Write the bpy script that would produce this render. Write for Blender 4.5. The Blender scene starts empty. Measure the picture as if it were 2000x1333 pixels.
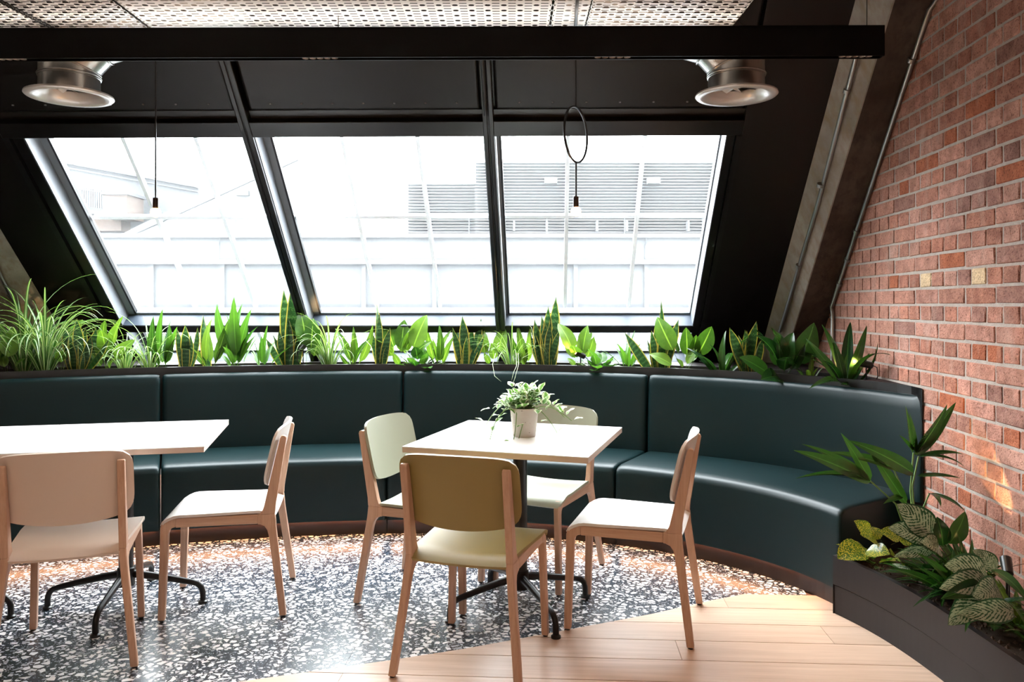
import bpy, bmesh, math, random
import numpy as np
from mathutils import Vector, Matrix
random.seed(7)
scene = bpy.context.scene
COL = scene.collection
F, H, HZ = 1540.0, 1.31, 596.0          # focal length in px of a 2000 px frame, eye height, horizon row

# ------------------------------------------------------------------ camera, sky, lights, exposure
cd = bpy.data.cameras.new('camera'); cam = bpy.data.objects.new('camera', cd); COL.objects.link(cam)
cam.location = (0, 0, H); cam.rotation_euler = (math.pi/2, 0, 0)
cd.sensor_width = 36; cd.lens = 36*F/2000; cd.shift_y = -(666.5-HZ)/2000; cd.clip_start = .05; cd.clip_end = 200
scene.camera = cam
w = bpy.data.worlds.new('overcast_sky'); scene.world = w; w.use_nodes = True
w.node_tree.nodes['Background'].inputs[0].default_value = (.93, .97, 1, 1)
w.node_tree.nodes['Background'].inputs[1].default_value = 25.0
vs = scene.view_settings; vs.view_transform = 'Standard'; vs.look = 'None'; vs.gamma = 1; vs.use_curve_mapping = False
vs.exposure = 0.22
def light(name, kind, loc, power, color, rot=(0, 0, 0), **kw):
    d = bpy.data.lights.new(name, kind); d.energy = power; d.color = color
    for k, v in kw.items(): setattr(d, k, v)
    o = bpy.data.objects.new(name, d); COL.objects.link(o); o.location = loc; o.rotation_euler = rot
    return o
WARM = (1, .66, .42)
# the lit room behind the camera
light('room_ceiling_light', 'AREA', (-.6, -.6, 2.62), 48, (1, .72, .52), (math.radians(14), 0, 0), shape='RECTANGLE', size=4.6, size_y=2.0)

# ------------------------------------------------------------------ materials
MATS = {}
def nodes(name):
    m = bpy.data.materials.new(name); m.use_nodes = True; nt = m.node_tree
    MATS[name] = m
    return m, nt, nt.nodes['Principled BSDF']
def N(nt, t, **kw):
    n = nt.nodes.new(t)
    for k, v in kw.items(): setattr(n, k, v)
    return n
def val(nt, sock, v):
    if isinstance(v, bpy.types.NodeSocket): nt.links.new(v, sock)
    else: sock.default_value = v
def math_(nt, op, a, b=0.0, c=0.0):
    n = N(nt, 'ShaderNodeMath', operation=op); val(nt, n.inputs[0], a); val(nt, n.inputs[1], b)
    if op in ('MULTIPLY_ADD', 'SMOOTH_MIN', 'COMPARE'): val(nt, n.inputs[2], c)
    return n.outputs[0]
def mixc(nt, f, a, b, blend='MIX'):
    n = N(nt, 'ShaderNodeMix', data_type='RGBA', blend_type=blend)
    val(nt, n.inputs[0], f)
    for s, v in ((n.inputs[6], a), (n.inputs[7], b)):
        if isinstance(v, tuple) and len(v) == 3: v = v+(1,)
        val(nt, s, v)
    return n.outputs[2]
def ramp(nt, f, stops):
    n = N(nt, 'ShaderNodeValToRGB'); e = n.color_ramp.elements
    while len(e) < len(stops): e.new(.5)
    for el, (p, c) in zip(e, stops): el.position = p; el.color = tuple(c)+(1,) if len(c) == 3 else c
    val(nt, n.inputs[0], f); return n.outputs[0]
def coord(nt, which='Object', scale=(1, 1, 1), rot=(0, 0, 0)):
    t = N(nt, 'ShaderNodeTexCoord'); m = N(nt, 'ShaderNodeMapping'); m.inputs['Scale'].default_value = scale; m.inputs['Rotation'].default_value = rot
    nt.links.new(t.outputs[which], m.inputs[0]); return m.outputs[0]
def worldco(nt, scale=(1, 1, 1), rot=(0, 0, 0)):
    t = N(nt, 'ShaderNodeNewGeometry'); m = N(nt, 'ShaderNodeMapping'); m.inputs['Scale'].default_value = scale; m.inputs['Rotation'].default_value = rot
    nt.links.new(t.outputs['Position'], m.inputs[0]); return m.outputs[0]
def noise(nt, co, scale=5, detail=3, rough=.5):
    n = N(nt, 'ShaderNodeTexNoise'); n.inputs['Scale'].default_value = scale; n.inputs['Detail'].default_value = detail; n.inputs['Roughness'].default_value = rough
    nt.links.new(co, n.inputs['Vector']); return n.outputs[0]
def bump(nt, bs, h, strength=.3, dist=.005):
    n = N(nt, 'ShaderNodeBump'); n.inputs['Strength'].default_value = strength; n.inputs['Distance'].default_value = dist
    val(nt, n.inputs['Height'], h); nt.links.new(n.outputs[0], bs.inputs['Normal'])
def simple(name, c, rough=.5, metal=0, spec=.5, var=0, vs_=8, bmp=0, bs_=60):
    m, nt, b = nodes(name)
    b.inputs['Base Color'].default_value = c+(1,); b.inputs['Roughness'].default_value = rough; b.inputs['Metallic'].default_value = metal
    b.inputs['Specular IOR Level'].default_value = spec
    if var:
        co = worldco(nt); f = noise(nt, co, vs_, 4)
        nt.links.new(mixc(nt, f, tuple(x*(1-var) for x in c), tuple(min(1, x*(1+var)) for x in c)), b.inputs['Base Color'])
    if bmp:
        co = worldco(nt); bump(nt, b, noise(nt, co, bs_, 3), bmp, .004)
    return m
def emis(name, c, s):
    m, nt, b = nodes(name); b.inputs['Base Color'].default_value = (0, 0, 0, 1)
    b.inputs['Emission Color'].default_value = c+(1,); b.inputs['Emission Strength'].default_value = s; return m

simple('black_metal', (.006, .0063, .007), .38, 0, .4)
simple('black_satin', (.005, .0055, .0065), .28, 0, .4)
simple('black_panel', (.005, .005, .005), .40, 0, .32)
simple('black_plastic', (.008, .008, .008), .35)
simple('track_black', (.003, .0028, .0026), .55, 0, .15)
simple('frame_grey', (.17, .185, .205), .4, 0, .4)
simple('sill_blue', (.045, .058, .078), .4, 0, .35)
simple('bar_white', (.80, .83, .85), .35)
simple('table_white', (.80, .79, .77), .28, 0, .5)
simple('table_edge', (.66, .54, .46), .5)
simple('shell_white', (.74, .71, .68), .42)
simple('shell_cream', (.70, .60, .53), .45)
simple('shell_olive', (.29, .225, .07), .42)
simple('shell_sage', (.35, .365, .275), .42)
simple('soil', (.035, .022, .014), .95, 0, .2, .6, 60, .8, 90)
simple('planter_brown', (.011, .0075, .0078), .45, 0, .28, .15, 3)
simple('planter_black', (.010, .009, .009), .4)
simple('plinth_brown', (.012, .007, .006), .3, 0, .4)
simple('conduit_steel', (.33, .34, .33), .32, .9)
simple('dark_wall', (.03, .028, .026), .8)
simple('dark_ceiling', (.07, .05, .04), .85)
simple('white_roof', (.20, .205, .21), .8)
simple('out_white', (0.0500, 0.0519, 0.0541), .8)
simple('out_panel', (0.0408, 0.0432, 0.0461), .7)
simple('out_dark', (0.0139, 0.0161, 0.0202), .7)
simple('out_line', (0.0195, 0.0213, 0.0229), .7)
simple('out_slat', (0.0681, 0.0703, 0.0726), .6)
simple('out_shade', (0.0156, 0.0167, 0.0182), .7)
simple('out_far', (0.0229, 0.0242, 0.0265), .8)
simple('out_rail', (0.0101, 0.0111, 0.0126), .6)
simple('out_gable', (0.0578, 0.0592, 0.0601), .8)
simple('fastener', (.30, .30, .30), .4, .8)
simple('red_berry', (.7, .02, .03), .4)
emis('led_warm', (1, .45, .19), 34)
emis('filament', (1, .48, .14), 250)

def m_leather():
    m, nt, b = nodes('leather'); co = worldco(nt)
    f = noise(nt, co, 3, 5)
    nt.links.new(mixc(nt, f, (.0014, .0095, .0105), (.0030, .0160, .0178)), b.inputs['Base Color'])
    b.inputs['Roughness'].default_value = .40; b.inputs['Specular IOR Level'].default_value = .26
    bump(nt, b, noise(nt, co, 420, 2), .12, .001)
m_leather()
def m_wood(name, a, c, axis, rough=.45):
    m, nt, b = nodes(name)
    sc = [28, 28, 28]; sc[axis] = 1.6
    co = coord(nt, 'Object', tuple(sc)); f = noise(nt, co, 2.2, 6, .62)
    co2 = coord(nt, 'Object', tuple(x*3 for x in sc)); f2 = noise(nt, co2, 3, 3)
    g = math_(nt, 'ADD', math_(nt, 'MULTIPLY', f, .75), math_(nt, 'MULTIPLY', f2, .25))
    nt.links.new(ramp(nt, g, [(.3, a), (.68, c)]), b.inputs['Base Color'])
    b.inputs['Roughness'].default_value = rough; b.inputs['Specular IOR Level'].default_value = .35
    return m
m_wood('beech_up', (.50, .305, .205), (.66, .45, .33), 2)
m_wood('beech_along', (.50, .305, .205), (.66, .45, .33), 1)
def m_plank():
    m, nt, b = nodes('plank_oak')
    oi = N(nt, 'ShaderNodeObjectInfo')
    co = coord(nt, 'Object', (1.3, 22, 1)); off = N(nt, 'ShaderNodeVectorMath', operation='ADD')
    cmb = N(nt, 'ShaderNodeCombineXYZ'); val(nt, cmb.inputs[0], math_(nt, 'MULTIPLY', oi.outputs['Random'], 40)); val(nt, cmb.inputs[1], math_(nt, 'MULTIPLY', oi.outputs['Random'], 91))
    nt.links.new(co, off.inputs[0]); nt.links.new(cmb.outputs[0], off.inputs[1])
    f = noise(nt, off.outputs[0], 1.6, 6, .6)
    c = ramp(nt, f, [(.3, (.50, .335, .235)), (.7, (.64, .46, .345))])
    hs = N(nt, 'ShaderNodeHueSaturation'); nt.links.new(c, hs.inputs['Color'])
    val(nt, hs.inputs['Value'], math_(nt, 'ADD', .9, math_(nt, 'MULTIPLY', oi.outputs['Random'], .2)))
    nt.links.new(hs.outputs[0], b.inputs['Base Color']); b.inputs['Roughness'].default_value = .33; b.inputs['Specular IOR Level'].default_value = .45
m_plank()
def m_terrazzo():
    m, nt, b = nodes('terrazzo')
    def chips(scale, th_e, keep, stretch, seed):
        co = worldco(nt, (scale, scale*stretch, 1), (0, 0, seed))
        wn = N(nt, 'ShaderNodeTexNoise'); wn.inputs['Scale'].default_value = 1.6; nt.links.new(co, wn.inputs['Vector'])
        mx = N(nt, 'ShaderNodeVectorMath', operation='MULTIPLY_ADD'); nt.links.new(wn.outputs['Color'], mx.inputs[0]); mx.inputs[1].default_value = (.22, .22, 0); nt.links.new(co, mx.inputs[2])
        v = N(nt, 'ShaderNodeTexVoronoi', voronoi_dimensions='2D', feature='DISTANCE_TO_EDGE'); v.inputs['Scale'].default_value = 1; nt.links.new(mx.outputs[0], v.inputs['Vector'])
        v2 = N(nt, 'ShaderNodeTexVoronoi', voronoi_dimensions='2D', feature='F1'); v2.inputs['Scale'].default_value = 1; nt.links.new(mx.outputs[0], v2.inputs['Vector'])
        sp = N(nt, 'ShaderNodeSeparateColor'); nt.links.new(v2.outputs['Color'], sp.inputs[0])
        th = math_(nt, 'MULTIPLY_ADD', sp.outputs[1], .16, th_e)
        k = math_(nt, 'MULTIPLY', math_(nt, 'GREATER_THAN', v.outputs['Distance'], th), math_(nt, 'LESS_THAN', sp.outputs[0], keep))
        return k, sp.outputs[2]
    k1, r1 = chips(31, .135, .66, 1.1, .4); k2, r2 = chips(60, .15, .42, 1.0, 1.3); k3, r3 = chips(125, .15, .30, 1, 2.1)
    base = mixc(nt, noise(nt, worldco(nt), 260, 2), (.009, .0155, .026), (.028, .044, .068))
    c1 = ramp(nt, r1, [(0, (.74, .70, .68)), (.8, (.84, .82, .81)), (.93, (.34, .33, .33)), (1, (.05, .06, .07))])
    c2 = ramp(nt, r2, [(0, (.58, .56, .55)), (.7, (.66, .64, .64)), (1, (.09, .10, .11))])
    c = mixc(nt, k3, base, (.36, .36, .36)); c = mixc(nt, k2, c, c2); c = mixc(nt, k1, c, c1)
    nt.links.new(c, b.inputs['Base Color']); b.inputs['Roughness'].default_value = .27; b.inputs['Specular IOR Level'].default_value = .6
m_terrazzo()
def m_brick():
    m, nt, b = nodes('brick_clay')
    oi = N(nt, 'ShaderNodeObjectInfo'); co = worldco(nt)
    n1 = noise(nt, co, 17, 4, .65); n2 = noise(nt, co, 120, 3, .7)
    c = mixc(nt, ramp(nt, n1, [(.35, (0, 0, 0)), (.7, (1, 1, 1))]), (.68, .62, .60), (1.18, 1.16, 1.15))
    c = mixc(nt, 1.0, oi.outputs['Color'], c, 'MULTIPLY')
    pit = ramp(nt, n2, [(.30, (.35, .3, .28)), (.47, (1, 1, 1))])
    c = mixc(nt, 1.0, c, pit, 'MULTIPLY')
    dust = ramp(nt, noise(nt, worldco(nt, (1, 1, .4)), 9, 3), [(.56, (0, 0, 0)), (.78, (.45, .45, .45))])
    c = mixc(nt, dust, c, (.50, .36, .30))
    nt.links.new(c, b.inputs['Base Color']); b.inputs['Roughness'].default_value = .93; b.inputs['Specular IOR Level'].default_value = .2
    bump(nt, b, math_(nt, 'ADD', math_(nt, 'MULTIPLY', n2, .7), n1), .9, .008)
m_brick()
simple('mortar', (.40, .35, .31), .95, 0, .2, .25, 30, .7, 140)
def m_concrete(name, a, c, d):
    m, nt, b = nodes(name); co = worldco(nt)
    n1 = noise(nt, co, 3.2, 5, .6); n2 = noise(nt, worldco(nt, (14, 14, 1.2), (.76, 0, 0)), 1.5, 4, .6)
    col = ramp(nt, n1, [(.32, a), (.62, c)]); col = mixc(nt, ramp(nt, n2, [(.45, (0, 0, 0)), (.72, (.8, .8, .8))]), col, d)
    nt.links.new(col, b.inputs['Base Color']); b.inputs['Roughness'].default_value = .8; b.inputs['Specular IOR Level'].default_value = .25
    bump(nt, b, noise(nt, co, 40, 4), .4, .004)
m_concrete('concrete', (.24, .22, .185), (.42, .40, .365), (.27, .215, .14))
m_concrete('concrete_shaded', (.045, .030, .024), (.085, .062, .05), (.03, .02, .016))  # same concrete for the soffit, with its shade put into the colour
def m_pot():
    m, nt, b = nodes('pot_cement'); co = coord(nt)
    n2 = noise(nt, co, 65, 2); col = mixc(nt, noise(nt, co, 18, 4), (.50, .44, .39), (.66, .60, .55))
    col = mixc(nt, ramp(nt, n2, [(.26, (1, 1, 1)), (.31, (0, 0, 0))]), col, (.16, .12, .10))
    nt.links.new(col, b.inputs['Base Color']); b.inputs['Roughness'].default_value = .85
m_pot()
def m_duct():
    m, nt, b = nodes('galvanised'); co = coord(nt, 'Object', (9, 9, 1.5))
    nt.links.new(ramp(nt, noise(nt, co, 2, 4), [(.3, (.42, .41, .39)), (.7, (.68, .67, .64))]), b.inputs['Base Color'])
    b.inputs['Metallic'].default_value = 1; b.inputs['Roughness'].default_value = .3
m_duct()
def m_tray(name, px, py, mode):
    m, nt, b = nodes(name); co = worldco(nt); s = N(nt, 'ShaderNodeSeparateXYZ'); nt.links.new(co, s.inputs[0])
    X, Y = s.outputs[0], s.outputs[1]
    def cell(v, p, o): return math_(nt, 'MULTIPLY', math_(nt, 'SUBTRACT', math_(nt, 'FRACT', math_(nt, 'ADD', math_(nt, 'DIVIDE', v, p), o)), .5), p)
    def slot(cx, cy, hw, hh):   # rounded slot, 1 inside
        ax = math_(nt, 'MAXIMUM', math_(nt, 'SUBTRACT', math_(nt, 'ABSOLUTE', cx), hw-hh), 0.0)
        d = math_(nt, 'SQRT', math_(nt, 'ADD', math_(nt, 'MULTIPLY', ax, ax), math_(nt, 'MULTIPLY', cy, cy)))
        return math_(nt, 'LESS_THAN', d, hh)
    a = slot(cell(X, px, 0), cell(Y, py*2, 0), .011, .0085)
    if mode: a = math_(nt, 'MAXIMUM', a, slot(cell(X, px, .5), cell(Y, py*2, .5), .011, .0085))
    c = slot(cell(X, px, .5), cell(Y, py, .2), .015, .0036)
    if mode: c = math_(nt, 'MAXIMUM', c, slot(cell(X, px, 0), cell(Y, py*2, .5), .017, .0036))
    hole = math_(nt, 'MAXIMUM', a, c)
    b.inputs['Metallic'].default_value = .12; b.inputs['Roughness'].default_value = .4
    nt.links.new(mixc(nt, noise(nt, co, 6, 3), (.78, .77, .74), (.88, .87, .85)), b.inputs['Base Color'])
    tr = N(nt, 'ShaderNodeBsdfTransparent'); mx = N(nt, 'ShaderNodeMixShader'); val(nt, mx.inputs[0], hole)
    nt.links.new(b.outputs[0], mx.inputs[1]); nt.links.new(tr.outputs[0], mx.inputs[2]); nt.links.new(mx.outputs[0], nt.nodes['Material Output'].inputs[0])
m_tray('tray_perforated', .062, .027, 0); m_tray('tray_staggered', .060, .026, 1)
def m_glass():
    m, nt, b = nodes('window_glass'); nt.nodes.remove(b)
    tr = N(nt, 'ShaderNodeBsdfTransparent'); tr.inputs[0].default_value = (.93, .955, .96, 1)
    gl = N(nt, 'ShaderNodeBsdfGlossy'); gl.inputs['Roughness'].default_value = .02
    tl = N(nt, 'ShaderNodeBsdfTranslucent'); tl.inputs[0].default_value = (.9, .94, .95, 1)
    lw = N(nt, 'ShaderNodeLayerWeight'); lw.inputs[0].default_value = .12
    a = N(nt, 'ShaderNodeMixShader'); a.inputs[0].default_value = .022; nt.links.new(tr.outputs[0], a.inputs[1]); nt.links.new(tl.outputs[0], a.inputs[2])
    c = N(nt, 'ShaderNodeMixShader'); val(nt, c.inputs[0], math_(nt, 'MULTIPLY', lw.outputs['Fresnel'], .5)); nt.links.new(a.outputs[0], c.inputs[1]); nt.links.new(gl.outputs[0], c.inputs[2])
    nt.links.new(c.outputs[0], nt.nodes['Material Output'].inputs[0])
m_glass()
def m_bulb():
    m, nt, b = nodes('bulb_glass'); nt.nodes.remove(b)
    tr = N(nt, 'ShaderNodeBsdfTransparent'); tr.inputs[0].default_value = (1, .9, .78, 1); gl = N(nt, 'ShaderNodeBsdfGlossy'); gl.inputs['Roughness'].default_value = .03
    em = N(nt, 'ShaderNodeEmission'); em.inputs[0].default_value = (1, .55, .2, 1); em.inputs[1].default_value = 5
    a = N(nt, 'ShaderNodeAddShader'); lw = N(nt, 'ShaderNodeLayerWeight'); lw.inputs[0].default_value = .3
    c = N(nt, 'ShaderNodeMixShader'); nt.links.new(lw.outputs['Fresnel'], c.inputs[0]); nt.links.new(tr.outputs[0], c.inputs[1]); nt.links.new(gl.outputs[0], c.inputs[2])
    nt.links.new(c.outputs[0], a.inputs[0]); nt.links.new(em.outputs[0], a.inputs[1]); nt.links.new(a.outputs[0], nt.nodes['Material Output'].inputs[0])
m_bulb()
def m_leaf(name, colf, rough=.35, trans=.45, tint=(1.25, 1.3, .55)):
    m, nt, b = nodes(name)
    uv = N(nt, 'ShaderNodeTexCoord'); s = N(nt, 'ShaderNodeSeparateXYZ'); nt.links.new(uv.outputs['UV'], s.inputs[0])
    edge = math_(nt, 'MULTIPLY', math_(nt, 'ABSOLUTE', math_(nt, 'SUBTRACT', s.outputs[0], .5)), 2.0)
    c = colf(nt, edge, s.outputs[1])
    nt.links.new(c, b.inputs['Base Color']); b.inputs['Roughness'].default_value = rough; b.inputs['Specular IOR Level'].default_value = .45
    tl = N(nt, 'ShaderNodeBsdfTranslucent'); nt.links.new(mixc(nt, 1.0, c, tint, 'MULTIPLY'), tl.inputs[0])
    mx = N(nt, 'ShaderNodeMixShader'); mx.inputs[0].default_value = trans
    nt.links.new(b.outputs[0], mx.inputs[1]); nt.links.new(tl.outputs[0], mx.inputs[2]); nt.links.new(mx.outputs[0], nt.nodes['Material Output'].inputs[0])
def plain(a, c, rib=None):
    def f(nt, e, v):
        oi = N(nt, 'ShaderNodeObjectInfo')
        k = math_(nt, 'ADD', math_(nt, 'MULTIPLY', noise(nt, coord(nt), 14, 2), .35), math_(nt, 'MULTIPLY', oi.outputs['Random'], .75))
        col = ramp(nt, k, [(.2, a), (.85, c)])
        vein = math_(nt, 'LESS_THAN', e, .07)
        return mixc(nt, vein, col, rib or tuple(min(1, x*1.7) for x in c))
    return f
m_leaf('leaf_bright', plain((.038, .115, .014), (.15, .28, .045)), .35, .42, (1.2, 1.15, .5))
m_leaf('leaf_mid', plain((.014, .060, .010), (.07, .18, .028)), .32, .36, (1.15, 1.2, .5))
m_leaf('leaf_dark', plain((.010, .04, .011), (.028, .082, .018)), .25, .3)
def snakef(nt, e, v):
    band = math_(nt, 'SINE', math_(nt, 'ADD', math_(nt, 'MULTIPLY', v, 70.0), math_(nt, 'MULTIPLY', noise(nt, coord(nt), 60, 3), 9.0)))
    col = ramp(nt, band, [(.2, (.012, .05, .016)), (1, (.06, .13, .05))])
    return mixc(nt, math_(nt, 'GREATER_THAN', e, .80), col, (.42, .34, .07))
m_leaf('leaf_snake', snakef, .35, .25, (1.2, 1.2, .7))
def grassf(nt, e, v):
    return mixc(nt, math_(nt, 'GREATER_THAN', e, .45), (.42, .50, .30), (.06, .19, .03))
m_leaf('leaf_grass', grassf, .4, .3)
def potf(nt, e, v):
    k = noise(nt, coord(nt, 'Object', (1, 1, 1)), 38, 3)
    return ramp(nt, k, [(.40, (.03, .10, .015)), (.50, (.10, .18, .02)), (.58, (.50, .42, .06))])
m_leaf('leaf_golden', potf, .28, .3)
def calf(nt, e, v):
    st = math_(nt, 'SINE', math_(nt, 'MULTIPLY', math_(nt, 'ADD', v, math_(nt, 'MULTIPLY', e, -.32)), 75.0))
    k = math_(nt, 'ADD', math_(nt, 'MULTIPLY', st, .28), noise(nt, coord(nt), 22, 3))
    s = math_(nt, 'MULTIPLY', math_(nt, 'SMOOTHSTEP' if False else 'GREATER_THAN', math_(nt, 'MULTIPLY_ADD', st, .12, noise(nt, coord(nt), 16, 4, .7)), .46), math_(nt, 'LESS_THAN', e, .86))
    return mixc(nt, s, (.022, .07, .03), (.33, .38, .28))
m_leaf('leaf_silver', calf, .26, .2, (1, 1.1, .7))
def njoyf(nt, e, v):
    k = math_(nt, 'ADD', e, math_(nt, 'MULTIPLY', math_(nt, 'SUBTRACT', noise(nt, coord(nt), 45, 3), .5), 1.5))
    return mixc(nt, math_(nt, 'GREATER_THAN', k, .55), (.09, .24, .035), (.72, .76, .62))
m_leaf('leaf_variegated', njoyf, .4, .35, (1.05, 1.1, .8))
simple('bark', (.07, .035, .018), .9)
simple('joint_fill', (.12, .06, .035), .8)
simple('stem_green', (.14, .24, .06), .5)
simple('stem_brown', (.22, .13, .06), .6)
M = MATS

# ------------------------------------------------------------------ mesh helpers
class MB:
    def __init__(s): s.v = []; s.f = []; s.uv = None
    def add(s, vs, fs):
        n = len(s.v); s.v += [tuple(p) for p in vs]; s.f += [tuple(i+n for i in f) for f in fs]; return s
    def box(s, a, b):
        (x0, y0, z0), (x1, y1, z1) = a, b
        return s.hexa([(x0, y0, z0), (x1, y0, z0), (x1, y1, z0), (x0, y1, z0), (x0, y0, z1), (x1, y0, z1), (x1, y1, z1), (x0, y1, z1)])
    def hexa(s, p): return s.add(p, [(0, 3, 2, 1), (4, 5, 6, 7), (0, 1, 5, 4), (1, 2, 6, 5), (2, 3, 7, 6), (3, 0, 4, 7)])
    def prism(s, bot, top):
        n = len(bot); return s.add(list(bot)+list(top), [tuple(range(n))[::-1], tuple(range(n, 2*n))]+[(i, (i+1) % n, n+(i+1) % n, n+i) for i in range(n)])
    def loft(s, rings, caps=True, closed=False):
        n = len(rings[0]); vs = [p for r in rings for p in r]; fs = []
        m = len(rings)
        for k in range(m if closed else m-1):
            k2 = (k+1) % m
            fs += [(k*n+i, k*n+(i+1) % n, k2*n+(i+1) % n, k2*n+i) for i in range(n)]
        if caps and not closed: fs += [tuple(range(n))[::-1], tuple(range((m-1)*n, m*n))]
        return s.add(vs, fs)
    def tube(s, path, r, n=8, closed=False):
        P = [Vector(p) for p in path]; rings = []; m = len(P); up = None
        for i, p in enumerate(P):
            t = (P[(i+1) % m]-P[i-1]) if closed else (P[min(i+1, m-1)]-P[max(i-1, 0)])
            t.normalize()
            if up is None: up = t.orthogonal().normalized()
            up = (up-t*up.dot(t)); up = up.normalized() if up.length > 1e-6 else t.orthogonal().normalized()
            bn = t.cross(up); rr = r[i] if isinstance(r, (list, tuple)) else r
            rings.append([p+(up*math.cos(a)+bn*math.sin(a))*rr for a in (2*math.pi*k/n for k in range(n))])
        return s.loft(rings, True, closed)
    def lathe(s, prof, c=(0, 0, 0), n=24, caps=True):
        rings = [[(c[0]+r*math.cos(2*math.pi*k/n), c[1]+r*math.sin(2*math.pi*k/n), c[2]+z) for k in range(n)] for r, z in prof]
        return s.loft(rings, caps)
    def mesh(s, name, smooth=None):
        me = bpy.data.meshes.new(name); me.from_pydata(s.v, [], s.f); me.validate(); me.update()
        bm = bmesh.new(); bm.from_mesh(me); bmesh.ops.recalc_face_normals(bm, faces=bm.faces); bm.to_mesh(me); bm.free()
        if smooth:
            for p in me.polygons: p.use_smooth = True
            try: me.set_sharp_from_angle(angle=math.radians(smooth))
            except Exception: pass
        return me
    def build(s, name, mat, parent=None, smooth=None, world=True, bevel=0, seg=2):
        if parent is not None and world:
            mt, q = Matrix.Identity(4), parent
            while q is not None: mt = Matrix.Translation(q.location) @ Matrix.Rotation(q.rotation_euler.z, 4, 'Z') @ mt; q = q.parent
            inv = mt.inverted()
            s.v = [tuple(inv @ Vector(p)) for p in s.v]
        me = s.mesh(name, smooth); me.materials.append(M[mat])
        o = bpy.data.objects.new(name, me); COL.objects.link(o); o.parent = parent
        if bevel:
            md = o.modifiers.new('bevel', 'BEVEL'); md.width = bevel; md.segments = seg; md.limit_method = 'ANGLE'; md.angle_limit = math.radians(35)
            for p in me.polygons: p.use_smooth = True
            me.set_sharp_from_angle(angle=math.radians(50))
        return o
def tag(o, label=None, cat=None, group=None, kind=None):
    if label: o['label'] = label
    if cat: o['category'] = cat
    if group: o['group'] = group
    if kind: o['kind'] = kind
    return o
def thing(name, label, cat, loc=(0, 0, 0), rz=0, group=None):
    o = bpy.data.objects.new(name, None); COL.objects.link(o); o.location = loc; o.rotation_euler = (0, 0, rz); o.empty_display_size = .1
    return tag(o, label, cat, group)
def struct(name): 
    o = bpy.data.objects.new(name, None); COL.objects.link(o); return tag(o, kind='structure')
def copy_tree(o, parent=None):
    c = o.copy(); COL.objects.link(c); c.parent = parent
    for ch in [x for x in o.children]: copy_tree(ch, c)
    return c
def fl(x, y, z=0.0):      # pixel on the horizontal plane at height z -> point
    d = (H-z)/(y-HZ); return ((x-1000)*d, F*d, z)
def at(x, y, Y): return ((x-1000)*Y/F, Y, H+(HZ-y)*Y/F)

# ------------------------------------------------------------------ key curves
WX0, WY0, WD = 1.8525, 2.853, (.0572, .9984)
def wallx(Y): return WX0+(Y-WY0)*WD[0]/WD[1]
def wallp(t, z, n=0.0): return (WX0+WD[0]*t-WD[1]*n, WY0+WD[1]*t+WD[0]*n, z)     # t along, n into the room
CX, CY = -.783, 1.69
_pp = [fl(*p)[:2] for p in [(15, 1095), (280, 1072), (375, 1061), (560, 1047), (725, 1042), (1062, 1051.6), (1179, 1063), (1362, 1094.5), (1400, 1102), (1500, 1126), (1520, 1135), (1598, 1162), (1626, 1171.6)]]
_th = [math.atan2(y-CY, x-CX) for x, y in _pp]+[.62, 2.42]; _r = [math.hypot(x-CX, y-CY) for x, y in _pp]+[2.70, 3.06]
RC = np.polyfit(_th, _r, 4)
def ban(th, off, z): 
    r = float(np.polyval(RC, th))+off; return (CX+r*math.cos(th), CY+r*math.sin(th), z)
def th_for_px(x, off):
    lo, hi = .4, 2.9
    for _ in range(50):
        m = (lo+hi)/2; p = ban(m, off, 0)
        if 1000+F*p[0]/p[1] > x: lo = m
        else: hi = m
    return lo
# sloping glazed roof: u along, v up the slope, w outwards
RY, RZ, SK, ST = 5.442, .925, .0468, .02
def roof(u, v, w_=0.0):
    Y = RY-ST*u-.687*v+.727*w_; return (u+SK*(Y-RY), Y, RZ+.727*v+.687*w_)
def roof_px(x, y, w_=0.0):
    a, b = (x-1000)/F, (HZ-y)/F
    A = np.array([[1-SK*ST, -SK*.687, -a], [-ST, -.687, -1], [0, .727, -b]]); B = np.array([-SK*.727*w_, -RY-.727*w_, H-RZ-.687*w_])
    u, v, t = np.linalg.solve(A, B); return float(u), float(v)
def rbox(mb, u0, u1, v0, v1, w0, w1):
    return mb.hexa([roof(u0, v0, w0), roof(u1, v0, w0), roof(u1, v0, w1), roof(u0, v0, w1), roof(u0, v1, w0), roof(u1, v1, w0), roof(u1, v1, w1), roof(u0, v1, w1)])

# ------------------------------------------------------------------ floor
def clip(poly, ax, c, keep_less):
    out = []
    for i in range(len(poly)):
        p, q = poly[i-1], poly[i]; ip = (p[ax] <= c) == keep_less; iq = (q[ax] <= c) == keep_less
        if ip != iq:
            t = (c-p[ax])/(q[ax]-p[ax]); out.append((p[0]+t*(q[0]-p[0]), p[1]+t*(q[1]-p[1])))
        if iq: out.append(q)
    return out
def clean(poly):
    out = []
    for p in poly:
        if not out or math.dist(p, out[-1]) > 1e-4: out.append(p)
    if len(out) > 1 and math.dist(out[0], out[-1]) < 1e-4: out.pop()
    return out
def area(p): return abs(sum(p[i-1][0]*p[i][1]-p[i][0]*p[i-1][1] for i in range(len(p)))/2)
ANG = math.atan2(-WD[0], WD[1])       # plank direction, square to the brick wall
ca, sa = math.cos(ANG), math.sin(ANG)
def toL(p): return (p[0]*ca+p[1]*sa, -p[0]*sa+p[1]*ca)
def toW(p): return (p[0]*ca-p[1]*sa, p[0]*sa+p[1]*ca)
edge_px = [(463, 1333), (750, 1292), (907, 1268), (1012, 1248.5), (1116, 1229.5), (1275, 1199.5), (1386, 1174), (1455, 1160.7)]
E_ = [fl(*p)[:2] for p in edge_px]
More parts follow.
